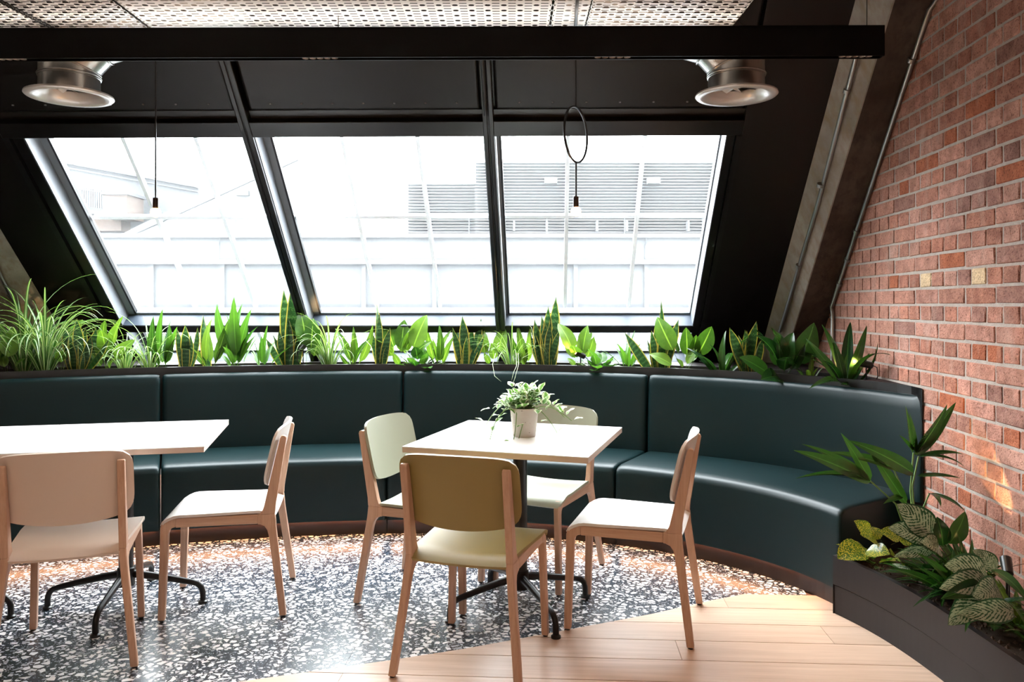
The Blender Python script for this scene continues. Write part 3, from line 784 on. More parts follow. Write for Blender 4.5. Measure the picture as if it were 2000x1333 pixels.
fr1 = math.atan2(fl(1134, 1162)[1]-fl(873.5, 1209)[1], fl(1134, 1162)[0]-fl(873.5, 1209)[0])
table('white square table carrying the potted trailing plant', ctr[0], ctr[1], r1, fr1); T1 = ctr
fr = np.array(fl(447, 820, TH)[:2]); nr = np.array(fl(421.7, 869.6, TH)[:2]); dd = (nr-fr)/np.linalg.norm(nr-fr); lat = np.array([dd[1], -dd[0]])
far0 = np.array(fl(0, 833.5, TH)[:2]); lat = (far0-fr)/np.linalg.norm(far0-fr); dd = np.array([-lat[1], lat[0]]) if np.dot([-lat[1], lat[0]], dd) > 0 else np.array([lat[1], -lat[0]])
r2 = math.atan2(-lat[1], -lat[0])
fr2 = math.atan2(fl(409, 1182)[1]-fl(100.5, 1194.5)[1], fl(409, 1182)[0]-fl(100.5, 1194.5)[0])
c2 = fr+lat*TS2/2+dd*TS2/2; print('T2', c2, math.degrees(r2))
table('white table whose free end has a white chair pulled out', c2[0], c2[1], r2, fr2)
c3 = c2+lat*(TS2+.003)
table('white table butted against the table with the pulled-out white chair', c3[0], c3[1], r2, fr2)

# ------------------------------------------------------------------ leaves and plants
def leaf_mesh(name, L, W, mat, a0=.2, droop=.6, p=1.6, fold=.25, pet=0.0, shape='ovate', seg=9, wave=0, twist=0.0, sd=0):
    rr = random.Random(sd*97+13)
    pos = []; y = z = 0.0; n = seg+(3 if pet else 0)
    ss = ([pet*k/3 for k in range(3)] if pet else [])+[pet+(1-pet)*k/seg for k in range(seg+1)]
    def ang(s): return a0+droop*s**p
    last = 0
    V = []; UV = []; Fs = []
    for s in ss:
        for q in range(4):
            sm = last+(s-last)*(q+.5)/4; y += math.sin(ang(sm))*L*(s-last)/4; z += math.cos(ang(sm))*L*(s-last)/4
        last = s
        b = min(1.0, (s-pet)/(1-pet)) if s > pet else 0
        if b <= 0: wd = .0022/ max(W, 1e-4)
        elif shape == 'ovate': wd = math.sin(math.pi*min(1, b**.72))**.8*.5*(1 if b < .97 else .35)+.012
        elif shape == 'lance': wd = math.sin(math.pi*b**.62)**.85*.5+.006
        elif shape == 'sword': wd = (.5*(.55+.45*math.sin(math.pi*min(1, b*1.05)))*(1-max(0, (b-.72)/.28)**1.7))+.004
        else: wd = .5*(1-b)**.55*(.6+.4*min(1, b*4))+.01        # blade
        w_ = W*wd; t = twist*b; a = ang(s); nx = (0, -math.cos(a), math.sin(a))   # leaf normal (up side)
        for k in (-1, -.5, 0, .5, 1):
            h = fold*abs(k)*w_+ (wave*math.sin(9*b+k*2+sd)*abs(k)*w_ if wave else 0)
            x = k*w_
            V.append((x*math.cos(t)-h*math.sin(t)*0, y+nx[1]*(h)+x*math.sin(t), z+nx[2]*h)); UV.append(((k+1)/2, b))
    for i in range(len(ss)-1):
        for k in range(4): Fs.append((i*5+k, i*5+k+1, i*5+5+k+1, i*5+5+k))
    me = bpy.data.meshes.new(name); me.from_pydata(V, [], Fs); uvl = me.uv_layers.new(name='UVMap')
    for lp in me.loops: uvl.data[lp.index].uv = UV[lp.vertex_index]
    for pl in me.polygons: pl.use_smooth = True
    me.materials.append(M[mat]); me.update(); return me
LIB = {}
def lib(kind):
    if kind in LIB: return LIB[kind]
    K = []
    for i in range(6):
        t = i/5
        if kind == 'snake': m = leaf_mesh('leaf', 1, .19, 'leaf_snake', .02+.30*t, .05+.12*(i % 3), 1.5, .28, 0, 'sword', 12, 0, (-.5, .4, .8, -.3, .2, .6)[i], i)
        elif kind == 'snake_tall': m = leaf_mesh('leaf', 1, .13, 'leaf_snake', .03+.12*t, .05+.1*(i % 3), 1.5, .28, 0, 'sword', 14, 0, (-.5, .4, .8, -.3, .2, .6)[i], i)
        elif kind == 'grass': m = leaf_mesh('leaf', 1, .032, 'leaf_grass', .08+.40*t, 1.5+1.5*((i*37) % 5)/4, 1.9, .4, 0, 'blade', 14, 0, .3, i)
        elif kind == 'broad': m = leaf_mesh('leaf', 1, .29, 'leaf_bright', .15+.5*t, .55+.5*((i*3) % 4)/3, 1.3, .2, .45, 'ovate', 10, .12, .2-.1*i, i)
        elif kind == 'broad_dark': m = leaf_mesh('leaf', 1, .34, 'leaf_dark', .2+.6*t, .6+.6*((i*3) % 4)/3, 1.3, .22, .34, 'ovate', 11, .1, .2-.1*i, i)
        elif kind == 'lance': m = leaf_mesh('leaf', 1, .15, 'leaf_mid', .05+.55*t, .25+.6*((i*2) % 3)/2, 1.6, .3, .26, 'lance', 10, .06, .3-.1*i, i)
        elif kind == 'lance_bright': m = leaf_mesh('leaf', 1, .16, 'leaf_bright', .08+.65*t, .3+.6*((i*2) % 3)/2, 1.6, .3, .24, 'lance', 10, .06, .3-.1*i, i)
        elif kind == 'bushy': m = leaf_mesh('leaf', 1, .42, 'leaf_mid', .2+.9*t, .6, 1.3, .2, .45, 'ovate', 8, .1, .1, i)
        elif kind == 'strap': m = leaf_mesh('leaf', 1, .135, 'leaf_dark', .35+.5*t, .7+.7*((i*3) % 4)/3, 1.5, .28, .10, 'lance', 13, .05, .2, i)
        elif kind == 'palm': m = leaf_mesh('leaf', 1, .15, 'leaf_dark', .06+.4*t, .5+.75*((i*3) % 4)/3, 1.7, .32, .30, 'lance', 14, .03, .25-.1*i, i)
        elif kind == 'blade': m = leaf_mesh('leaf', 1, .17, 'leaf_dark', .05+.3*t, .1+.9*t, 1.6, .34, .0, 'lance', 14, .03, .25-.1*i, i)
        elif kind == 'silver': m = leaf_mesh('leaf', 1, .50, 'leaf_silver', .35+.6*t, .7, 1.3, .16, .28, 'ovate', 11, .08, .1, i)
        elif kind == 'golden': m = leaf_mesh('leaf', 1, .50, 'leaf_golden', .45+.7*t, .8, 1.2, .18, .38, 'ovate', 9, .08, .1, i)
        elif kind == 'fern': m = leaf_mesh('leaf', 1, .10, 'leaf_dark', .4+.7*t, .9, 1.4, .3, .05, 'lance', 8, 0, 0, i)
        elif kind == 'spray': m = leaf_mesh('leaf', 1, .16, 'leaf_bright', .4+.8*t, .5, 1.4, .2, .05, 'lance', 7, 0, 0, i)
        elif kind == 'vine': m = leaf_mesh('leaf', 1, .60, 'leaf_variegated', .5+.7*t, .6, 1.2, .22, .22, 'ovate', 7, .14, .2, i)
        K.append(m)
    LIB[kind] = K; return K
def put_leaf(parent, kind, i, loc, az, size, tilt=0.0, name='leaf'):
    o = bpy.data.objects.new(name, lib(kind)[i % 6]); COL.objects.link(o); o.parent = parent
    o.location = loc; o.scale = (size,)*3; o.rotation_euler = (-tilt, 0, az); return o
def leaf_to(parent, kind, i, p0, p1, roll=0.0, wscale=1.0):
    me = lib(kind)[i % 6]; T = Vector(me.vertices[len(me.vertices)-3].co); p0, p1 = Vector(p0), Vector(p1)
    e1 = T.normalized(); e2 = Vector((1, 0, 0)); e2 = (e2-e1*e2.dot(e1)).normalized(); e3 = e1.cross(e2)
    f1 = (p1-p0).normalized(); up_ = .55 if f1.z > -.1 else 1.2
    n_ = Vector((rl.uniform(-.55, .55), -.75+rl.uniform(-.25, .25), up_+rl.uniform(-.2, .2)))
    n_ = (n_-f1*n_.dot(f1)).normalized()
    f3 = -n_; f2 = f3.cross(f1)
    if kind.startswith('snake') and rl.random() < .5: f2, f3 = -f2, -f3
    A = Matrix((e1, e2, e3)); B = Matrix((f1, f2, f3)).transposed(); k = (p1-p0).length/T.length
    R = (B @ A).to_4x4()
    o = bpy.data.objects.new('leaf', me); COL.objects.link(o); o.parent = parent
    par = Matrix.Translation(parent.location) @ Matrix.Rotation(parent.rotation_euler.z, 4, 'Z')
    o.matrix_local = par.inverted() @ Matrix.Translation(p0) @ R @ Matrix.Diagonal((k*wscale, k, k, 1))
    return o
rp = random.Random(21); rl = random.Random(77)
SPEC = {  # kind: (leaf count, spread radius at the base, size jitter low)
    'snake': (9, .045, .5), 'snake_tall': (3, .02, .75), 'grass': (58, .026, .55), 'broad': (7, .018, .62), 'broad_dark': (9, .02, .7), 'lance': (11, .022, .62), 'lance_bright': (9, .02, .62),
    'bushy': (22, .05, .6), 'strap': (12, .025, .65), 'palm': (12, .03, .6), 'silver': (8, .03, .7), 'golden': (10, .04, .7), 'fern': (34, .02, .6), 'spray': (16, .02, .6)}
def plant(name, label, loc, kinds, top, cat='plant', group=None, heroes=()):
    t = thing(name, label, cat, loc, rp.uniform(0, 6.28), group)
    hh = top-loc[2]
    for h_ in heroes:
        kind, tx_, ty_ = h_[:3]; dy = h_[3] if len(h_) > 3 else rp.uniform(-.07, .05); ws = h_[4] if len(h_) > 4 else 1.0
        p0 = (loc[0]+rp.uniform(-.02, .02)+.25*(at(tx_, ty_, loc[1])[0]-loc[0])*(.6 if kind.startswith('snake') else .2), loc[1]+rp.uniform(-.02, .02), loc[2])
        p1 = at(tx_, ty_, loc[1]+dy); p1 = (min(p1[0], wallx(p1[1])-.025), p1[1], p1[2])
        leaf_to(t, kind, rp.randrange(6), p0, p1, 0, ws)
    for kind, share in kinds:
        n, sp, lo = SPEC[kind]; n = max(1, round(n*share))
        for i in range(n):
            a = 2*math.pi*(i*.618)+rp.uniform(-.3, .3); r = sp*math.sqrt((i+.5)/n)
            k = i % 6 if i else 0
            size = hh*(1.04 if i == 0 else rp.uniform(lo, .98))*{'grass': 1.7, 'broad': 1.08, 'broad_dark': 1.2, 'lance': 1.05, 'strap': 1.5, 'palm': 1.2, 'silver': 1.3, 'golden': 1.35, 'fern': 1.15, 'spray': 1.2}.get(kind, 1.0)
            # leaves lean away from the middle
            for _try in range(6):      # keep leaves clear of the bricks and the glass
                T = lib(kind)[k].vertices[len(lib(kind)[k].vertices)-3].co*size; g = a+t.rotation_euler.z
                q = (loc[0]-T.y*math.sin(g), loc[1]+T.y*math.cos(g), loc[2]+T.z)
                if q[0] < wallx(q[1])-.03 and q[1] < RY-ST*q[0]-(q[2]-RZ)/1.058-.02: break
                a += math.pi*.61; size *= .93
            put_leaf(t, kind, k, (r*math.sin(a)*-1, r*math.cos(a), 0), a, size)
    return t
G1 = 'plants in the trough planter'
PL = [  # px x, px y of the tip, depth in trough (offset), kinds, label, name
    (12, 640, .70, [('broad', .8)], 'pale broad-leaved plant below the spider plants and concrete rafter', 'leafy_plant'),
    (46, 585, .76, [('grass', 1.2)], 'spider plant with long arching striped blades beside the concrete rafter', 'spider_plant'),
    (88, 590, .72, [('grass', 1.2)], 'spider plant arching over the dark panel, one blade hanging over the backrest', 'spider_plant'),
    (120, 628, .80, [('broad', .5)], 'slim light green plant behind the snake plant and spider plants', 'leafy_plant'),
    (152, 626, .72, [('snake', 1.3)], 'spreading snake plant next to the arching spider plants', 'snake_plant'),
    (212, 628, .74, [('broad', .8)], 'broad light green plant with two round leaves below the left jamb', 'leafy_plant'),
    (246, 662, .70, [('grass', .8)], 'low tufted grassy plant between broad leaves and upright lances', 'grassy_plant'),
    (316, 602, .74, [('lance', 1)], 'upright green plant with narrow leaves under the first window', 'leafy_plant'),
    (292, 640, .72, [('grass', .5)], 'thin grassy plant with curling pale blades beside upright leaves', 'grassy_plant'),
    (362, 636, .74, [('snake', .7)], 'small snake plant between two upright leafy plants', 'snake_plant'),
    (412, 618, .74, [('lance_bright', .8)], 'bright green plant with a pale stalk beside the small snake plant', 'leafy_plant'),
    (462, 580, .72, [('lance', 1.2)], 'tall dense green plant with lance leaves at the window middle bar', 'leafy_plant'),
    (512, 640, .70, [('lance', .7)], 'short green plant between the tall lance plant and tallest snake plant', 'leafy_plant'),
    (566, 546, .72, [('snake_tall', 1), ('snake', .35)], 'tallest snake plant with two long banded leaves at the mullion foot', 'snake_plant'),
    (603, 608, .74, [('broad', .45)], 'slim pale green plant right beside the tallest snake plant', 'leafy_plant'),
    (644, 630, .72, [('grass', .9)], 'fine grassy plant fanning out under the second window', 'grassy_plant'),
    (690, 640, .72, [('lance_bright', .8)], 'bright green plant with spread leaves next to the fanning grass', 'leafy_plant'),
    (742, 594, .70, [('snake_tall', .7), ('snake', .5)], 'narrow snake plant with one tall pointed leaf under second window', 'snake_plant'),
    (786, 620, .74, [('broad', 1.1)], 'big bright broad-leaved plant next to the narrow snake plant', 'leafy_plant'),
    (818, 672, .70, [('bushy', 1)], 'low bushy green plant below the big bright leaves', 'leafy_plant'),
    (857, 640, .74, [('lance_bright', .9)], 'fresh green plant beside the snake plant with pale striped leaves', 'leafy_plant'),
    (908, 620, .72, [('snake', 1)], 'fan-shaped snake plant with broad yellow margins by the middle mullion', 'snake_plant'),
    (964, 646, .74, [('broad', .6)], 'small light plant with rounded leaves in front of the middle mullion', 'leafy_plant'),
    (1000, 652, .70, [('grass', .8)], 'grassy plant whose thin runners hang over the backrest', 'grassy_plant'),
    (1026, 632, .74, [('lance_bright', .8)], 'light green plant with yellowish tips beside the large snake plant', 'leafy_plant'),
    (1070, 582, .72, [('snake_tall', .8), ('snake', 1)], 'large dense snake plant lit from below by a planter spotlight', 'snake_plant'),
    (1132, 636, .74, [('broad', .9)], 'broad bright plant behind the small black spotlight', 'leafy_plant'),
    (1172, 676, .70, [('bushy', 1)], 'low bushy plant with small leaves under the third window', 'leafy_plant'),
    (1226, 652, .72, [('lance', .8)], 'loose narrow-leaved plant left of the sprawling snake plant', 'leafy_plant'),
    (1288, 588, .72, [('snake_tall', .6), ('snake', 1.1)], 'sprawling snake plant with a single thin tall leaf', 'snake_plant'),
    (1338, 622, .70, [('broad', 1)], 'bright broad plant with long drooping leaf at the window corner', 'leafy_plant'),
    (1408, 650, .70, [('strap', .8)], 'dark strap-leaved plant spreading along the trough rim', 'strap_plant'),
    (1462, 630, .74, [('snake', .9)], 'snake plant in front of the black side panel', 'snake_plant'),
    (1530, 636, .70, [('broad_dark', 1)], 'large dark glossy plant below the concrete rafter', 'leafy_plant'),
    (1582, 690, .72, [('lance_bright', .7)], 'small yellowish plant between two dark glossy plants', 'leafy_plant'),
    (1652, 640, .69, [('strap', 1.1)], 'dark strap-leaved plant drooping over the backrest near the bricks', 'strap_plant'),
]
S_, B_, L_, K_ = 'snake', 'broad', 'lance', 'broad_dark'
HERO = {
 12: [(B_, 28, 640), (B_, 5, 690), (B_, -10, 655)],
 152: [(S_, 122, 636), (S_, 150, 622), (S_, 168, 638), (S_, 188, 640), (S_, 214, 660), (S_, 136, 652), (S_, 178, 655), (S_, 128, 668)],
 212: [(B_, 205, 626), (B_, 264, 664), (B_, 240, 618), (B_, 190, 650), (B_, 225, 700), (B_, 178, 690)],
 362: [(S_, 362, 634), (S_, 345, 640), (S_, 386, 640), (S_, 372, 655), (S_, 350, 660)],
 412: [(S_, 397, 616), ('lance_bright', 446, 625), ('lance_bright', 362, 664), ('lance_bright', 455, 655), ('lance_bright', 415, 622)],
 316: [(L_, 318, 602), (L_, 300, 618), (L_, 330, 632), (L_, 295, 640), (L_, 345, 660), (L_, 285, 655)],
 462: [(L_, 457, 580), (L_, 424, 594), (L_, 456, 597), (L_, 474, 592), (L_, 492, 602), (L_, 440, 650), (L_, 500, 655), (L_, 428, 690), (L_, 485, 640)],
 566: [('snake_tall', 573, 543, 0, 1.15), ('snake_tall', 554, 566, 0, 1.1), (S_, 592, 620), (S_, 533, 655), (S_, 570, 630), (S_, 584, 640), (S_, 545, 645), (S_, 520, 662)],
 603: [(B_, 586, 606), (B_, 612, 622), (B_, 625, 660)],
 742: [('snake_tall', 735, 590, 0, 1.1), ('snake_tall', 741, 612), (S_, 752, 645), (S_, 726, 650), (S_, 762, 640)],
 786: [(B_, 752, 622), (B_, 800, 640), (B_, 834, 616), (B_, 738, 662), (B_, 842, 668), (B_, 768, 690), (B_, 812, 655), (B_, 790, 625)],
 690: [('lance_bright', 655, 642), ('lance_bright', 690, 638), ('lance_bright', 728, 634), ('lance_bright', 725, 660), ('lance_bright', 662, 690)],
 857: [('lance_bright', 832, 636), ('lance_bright', 858, 634), ('lance_bright', 882, 645), ('lance_bright', 888, 655), ('lance_bright', 838, 660)],
 908: [(S_, 903, 618), (S_, 889, 622), (S_, 922, 638), (S_, 940, 622), (S_, 950, 634), (S_, 912, 628), (S_, 946, 656), (S_, 884, 640)],
 964: [(B_, 942, 644), (B_, 985, 640), (B_, 945, 690), (B_, 960, 670)],
 1026: [('lance_bright', 1010, 632), ('lance_bright', 998, 652), ('lance_bright', 1035, 640), ('lance_bright', 1022, 660)],
 1070: [('snake_tall', 1086, 580, 0, 1.2), ('snake_tall', 1071, 598, 0, 1.2), (S_, 1044, 624), (S_, 1058, 618), (S_, 1084, 626), (S_, 1036, 655), (S_, 1092, 645), (S_, 1066, 630), (S_, 1050, 640), (S_, 1078, 640)],
 1132: [(B_, 1090, 632), (B_, 1148, 636), (B_, 1160, 658), (B_, 1100, 665), (B_, 1108, 700), (B_, 1138, 650)],
 1288: [('snake_tall', 1291, 584, 0, .8), (S_, 1220, 650), (S_, 1325, 625), (S_, 1292, 638), (S_, 1272, 646), (S_, 1308, 648), (S_, 1262, 660), (S_, 1280, 630), (S_, 1316, 640)],
 1338: [('broad', 1284, 620), (B_, 1340, 640), (B_, 1390, 638), (B_, 1268, 692), (B_, 1360, 655), (B_, 1320, 700), (B_, 1362, 680)],
 1408: [('strap', 1340, 680), ('strap', 1365, 705), ('strap', 1418, 646), ('strap', 1440, 690), ('strap', 1455, 705), ('strap', 1385, 672)],
 1462: [(S_, 1478, 627), (S_, 1425, 640), (S_, 1442, 655), (S_, 1458, 645), (S_, 1432, 685), (S_, 1490, 660)],
 1530: [(K_, 1590, 631), (K_, 1520, 650), (K_, 1476, 655), (K_, 1444, 698), (K_, 1486, 742, -.20), (K_, 1572, 672), (K_, 1505, 640), (K_, 1550, 650)],
 1652: [('strap', 1605, 634), ('strap', 1693, 636), ('strap', 1574, 662), ('strap', 1580, 760, -.22), ('strap', 1742, 742, -.05), ('strap', 1642, 752, -.2), ('strap', 1745, 668, -.1, .4), ('strap', 1700, 690), ('strap', 1655, 690), ('strap', 1625, 660)],
}
PT = {}
for px, py, off, kinds, lab, nm in PL:
    th = th_for_px(px, off); p = ban(th, off, .868)
    if p[0] > wallx(p[1])-.1: p = (wallx(p[1])-.1, p[1], p[2])
    he = HERO.get(px, ()); px_ = px
    if he: kinds = [(k, s_*.35) for k, s_ in kinds if k != 'snake_tall']; py = py+(690-py)*.3
    PT[px_] = plant(nm, lab, p, kinds, H+(HZ-py)*p[1]/F, 'plant', G1, he)
# loose runners hanging over the backrest
def runner(px, pts, r=.0014):
    MB().tube([at(*q) for q in pts], [r]*(len(pts)-1)+[r*.4], 5).build('runner', 'runner_pale', PT[px], 60)
simple('runner_pale', (.38, .46, .26), .5)
runner(88, [(112, 690, 4.98), (118, 673, 4.92), (130, 676, 4.86), (142, 700, 4.82), (151, 735, 4.78), (148, 750, 4.77)], .0028)
runner(1000, [(968, 690, 4.95), (962, 712, 4.85), (966, 735, 4.80), (979, 746, 4.79)])
runner(1000, [(1012, 690, 4.95), (1013, 712, 4.86), (1006, 738, 4.80), (1001, 752, 4.79)])
runner(1000, [(1008, 690, 4.95), (1009, 715, 4.86), (1003, 728, 4.81), (999, 744, 4.80)])
runner(1000, [(1020, 700, 4.95), (1038, 690, 4.9), (1046, 668, 4.9), (1038, 640, 4.95), (1020, 622, 5.0), (1000, 620, 5.0)], .001)

# planter spotlights
def spot_lamp(label, px, py, off, aim, power):
    th = th_for_px(px, off); b = Vector(ban(th, off, .868)); h = H+(HZ-py)*b.y/F; c = Vector((b.x, b.y, h))
    lamp_body(label, b, c, aim, power)
def lamp_body(label, b, c, aim, power, size=1.5, blend=.6):
    t = thing('planter_spotlight', label, 'spotlight', tuple(b), 0, 'spike spotlights among the plants')
    d = (Vector(aim)-c).normalized()
    MB().tube([b, c-Vector((0, 0, .012))], .004, 8).build('spike', 'black_plastic', t)
    MB().tube([c-d*.034, c-d*.030, c+d*.030, c+d*.034], [.012, .017, .019, .0185], 16).build('head', 'black_plastic', t, 40)
    MB().tube([c+d*.0345, c+d*.036], .014, 14).build('lens', 'led_warm', t)
    MB().tube([c-d*.034, c-d*.055+Vector((0, 0, -.005)), c-d*.06+Vector((0, 0, -.05)), b+Vector((.03, .01, .0))], .0028, 6).build('cable', 'black_plastic', t, 40)
    l = light('planter_spot', 'SPOT', tuple(c+d*.045), power, (1, .62, .28), d.to_track_quat('-Z', 'Y').to_euler(), spot_size=size, spot_blend=blend, shadow_soft_size=.012)
SB = (1.0, 5.2, 1.2)
spot_lamp('black spike spotlight beside the tallest snake plant', 592, 678, .69, (-1.2, 5.3, 1.25), 4)
spot_lamp('black spike spotlight beside the large dense snake plant', 1134, 693, .68, (.15, 5.0, 1.15), 6)
spot_lamp('black spike spotlight between the spider plants and concrete rafter', 62, 690, .80, (-2.9, 5.1, 1.2), 5)
spot_lamp('black spike spotlight at the trough end by the bricks', 1692, 712, .70, (1.62, 4.35, 1.05), 5)

# floor planter plants
def fplant(nm, lab, loc, kinds, hgt, group='plants in the floor planter'):
    return plant(nm, lab, loc, kinds, loc[2]+hgt, 'plant', group)
rp.seed(4)
def at_soil(x, y): p = fl(x, y, .212); return (min(p[0], wallx(p[1])-.05), p[1], .212)
def hero_plant(nm, lab, loc, leaves, stems=(), extra=()):
    t = thing(nm, lab, 'plant', loc, 0, 'plants in the floor planter')
    for kind, v, b0, Y0, b1, Y1, roll, ws in leaves:
        p1 = at(*b1, Y1); p1 = (min(p1[0], wallx(p1[1])-.02), p1[1], p1[2])
        leaf_to(t, kind, v, at(*b0, Y0) if b0 else loc, p1, roll, ws)
    for kind, n, sz in extra:
        for i in range(n):
            a = rp.uniform(1.9, 5.9) if i % 2 else rp.uniform(2.2, 4.2)     # away from the wall
            put_leaf(t, kind, rp.randrange(6), (rp.uniform(-.03, .02), rp.uniform(-.04, .04), 0), a-math.pi/2, sz*rp.uniform(.7, 1.1))
    for pts in stems: MB().tube([loc]+[at(x, y, Y) for x, y, Y in pts], [.005]+[.0035]*len(pts), 6).build('stem', 'stem_green', t, 60)
    return t
hero_plant('parlour_palm', 'tall palm with long dark folded leaves beside the banquette end', (1.69, 3.28, .212), [
    ('blade', 0, (1782, 885), 3.27, (1768, 792), 3.3, .6, 1.2), ('blade', 1, (1790, 885), 3.27, (1850, 790), 3.22, 1.0, 1.5), ('blade', 2, (1790, 890), 3.27, (1886, 786), 3.3, .4, 1.0),
    ('blade', 0, (1788, 890), 3.27, (1776, 806), 3.2, -.6, 1.0), ('blade', 1, (1785, 880), 3.27, (1756, 850), 3.25, .5, 1.1), ('blade', 4, (1795, 892), 3.27, (1930, 888), 3.24, .2, .8),
    ('blade', 5, (1795, 892), 3.27, (1918, 915), 3.22, .2, .8), ('blade', 4, (1792, 930), 3.27, (1876, 935), 3.2, .2, .7), ('blade', 3, (1785, 930), 3.27, (1612, 884), 3.3, .3, .7),
    ('blade', 4, (1784, 925), 3.27, (1655, 860), 3.2, .5, 1.0), ('blade', 2, (1700, 942), 3.27, (1550, 880), 3.2, .5, 1.0), ('blade', 1, (1700, 940), 3.27, (1642, 846), 3.25, .8, 1.2),
    ('blade', 3, (1698, 938), 3.27, (1566, 868), 3.3, .3, .7), ('blade', 5, (1690, 936), 3.27, (1552, 936), 3.2, .1, .4), ('blade', 2, (1770, 985), 3.27, (1690, 866), 3.28, .6, .9), ('blade', 2, (1762, 970), 3.27, (1725, 985), 3.2, .3, 1.2),
    ('blade', 4, (1815, 965), 3.27, (1885, 1000), 3.15, .5, 1.2), ('blade', 5, (1815, 965), 3.27, (1838, 990), 3.15, .7, 1.4)],
    [[(1778, 960, 3.28), (1784, 885, 3.27)], [(1782, 950, 3.28), (1794, 892, 3.27)], [(1750, 985, 3.28), (1700, 940, 3.27)], [(1765, 960, 3.28), (1735, 895, 3.27)], [(1800, 1000, 3.27), (1815, 965, 3.27)]])
hero_plant('pothos_plant', 'golden marbled pothos at the planter corner', (1.52, 3.27, .212), [
    ('golden', 1, (1715, 1065), 3.2, (1668, 1018), 3.22, 1.3, 1), ('golden', 4, (1712, 1072), 3.2, (1636, 1092), 3.12, .5, 1), ('golden', 4, (1672, 1082), 3.18, (1738, 1084), 3.05, .6, 1.1),
    ('golden', 3, (1715, 1060), 3.2, (1680, 1045), 3.12, .9, 1), ('golden', 3, (1775, 1062), 3.1, (1718, 1040), 3.1, .8, 1.1), ('golden', 4, (1740, 1065), 3.15, (1790, 1045), 3.1, .8, 1), ('golden', 4, (1720, 1080), 3.15, (1762, 1105), 3.0, .5, 1), ('golden', 2, (1730, 1070), 3.15, (1700, 1030), 3.2, .8, 1)], (), [('golden', 7, .15), ('bushy', 5, .12)])
hero_plant('calathea', 'silver patterned calathea in front of the tall palm', (1.62, 3.05, .212), [
    ('silver', 3, (1845, 1062), 3.0, (1752, 985), 3.02, 1.2, .95), ('silver', 4, (1835, 1062), 3.0, (1735, 1032), 3.0, .9, .9), ('silver', 5, (1845, 1070), 3.0, (1745, 1088), 2.95, .4, .45), ('broad_dark', 2, (1830, 1090), 3.0, (1885, 1000), 3.0, .9, .9), ('broad_dark', 1, (1840, 1090), 3.0, (1830, 1010), 3.0, .9, 1.1), ('silver', 4, (1840, 1080), 3.0, (1800, 1060), 2.9, .5, 1)], (), [('broad_dark', 6, .22), ('silver', 2, .2)])
hero_plant('strap_plant', 'narrow dark strap plant between the two silver calatheas', (1.64, 2.95, .212), [
    ('strap', 4, None, 0, (1735, 1110), 2.85, .3, 1), ('strap', 5, None, 0, (1790, 1080), 2.85, .3, 1), ('strap', 3, None, 0, (1860, 1075), 2.8, .4, 1), ('strap', 4, None, 0, (1795, 1110), 2.8, .3, 1), ('strap', 2, None, 0, (1870, 1040), 2.9, .4, 1)], (), [('strap', 9, .22), ('fern', 14, .2)])
fplant('fern_plant', 'feathery dark fern against the brick wall', (1.70, 2.92, .212), [('fern', 1.9)], .30)
hero_plant('calathea', 'silver patterned calathea hanging over the planter rim', (1.63, 2.68, .212), [
    ('silver', 4, (1950, 1135), 2.7, (1845, 1105), 2.66, 1.0, 1), ('silver', 4, (1955, 1140), 2.68, (1835, 1150), 2.6, .5, .7), ('silver', 5, (1960, 1145), 2.66, (1852, 1222), 2.55, .4, .7), ('silver', 3, (2010, 1190), 2.55, (1868, 1200), 2.5, .7, .55), ('silver', 3, (1960, 1130), 2.7, (1900, 1075), 2.72, 1.0, 1),
    ('broad_dark', 3, (1945, 1140), 2.68, (1838, 1170), 2.58, .4, .6), ('strap', 3, (1930, 1110), 2.68, (2010, 1180), 2.5, .3, 1.6), ('silver', 4, (1960, 1150), 2.65, (1900, 1165), 2.55, .6, 1)], (), [('broad_dark', 6, .2), ('strap', 6, .24)])
fplant('fern_plant', 'small bright green feathery sprig against the bricks', (1.72, 2.68, .212), [('spray', 1.3)], .16)
fplant('strap_plant', 'dark trailing strap plant past the second silver calathea', (1.66, 2.46, .212), [('strap', .9)], .15)
lamp_body('black spike spotlight hidden in the floor planter plants', Vector((1.72, 2.74, .212)), Vector((1.72, 2.74, .40)), (1.866, 3.07, .665), 24, .42, .25)

# ------------------------------------------------------------------ potted plant on the table
pb = fl(1024, 852, TH); 
pt = thing('potted_plant', 'variegated trailing plant in a pale cement pot on the table', 'potted plant', pb, 0)
MB().lathe([(.0001, 0), (.047, 0), (.050, .003), (.061, .118), (.0615, .122), (.059, .123), (.056, .120), (.054, .10), (.0001, .10)], (0, 0, 0), 36).build('pot', 'pot_cement', pt, 40, world=False)
MB().lathe([(.0001, .100), (.053, .100), (.053, .104), (.0001, .106)], (0, 0, 0), 20).build('soil', 'soil', pt, world=False)
rv = random.Random(9)
def vine(parent, az, length, lift, drop, nl):
    # stem that rises out of the pot and trails outwards
    pts = []; n = 14
    for k in range(n+1):
        s = k/n; r = .015+length*s; z = .105+lift*math.sin(min(1, s*1.5)*math.pi*.5)-drop*max(0, s-.25)**1.6
        a = az+.35*math.sin(3*s+az*3); pts.append((r*math.cos(a), r*math.sin(a), z))
    st = MB().tube(pts, [.0028*(1-.4*k/n) for k in range(n+1)], 5).build('stem', 'stem_green', parent, 60, world=False)
    for j in range(nl):
        s = (j+1)/nl; q = pts[int(s*n)]
        put_leaf(st, 'vine', rv.randrange(6), q, rv.uniform(0, 6.28) if j < nl-1 else az-math.pi/2, rv.uniform(.040, .062), rv.uniform(-.5, .6))
for i in range(26):
    vine(pt, i*2.4+rv.uniform(-.2, .2), rv.uniform(.03, .075), rv.uniform(.03, .105), .02, 5)
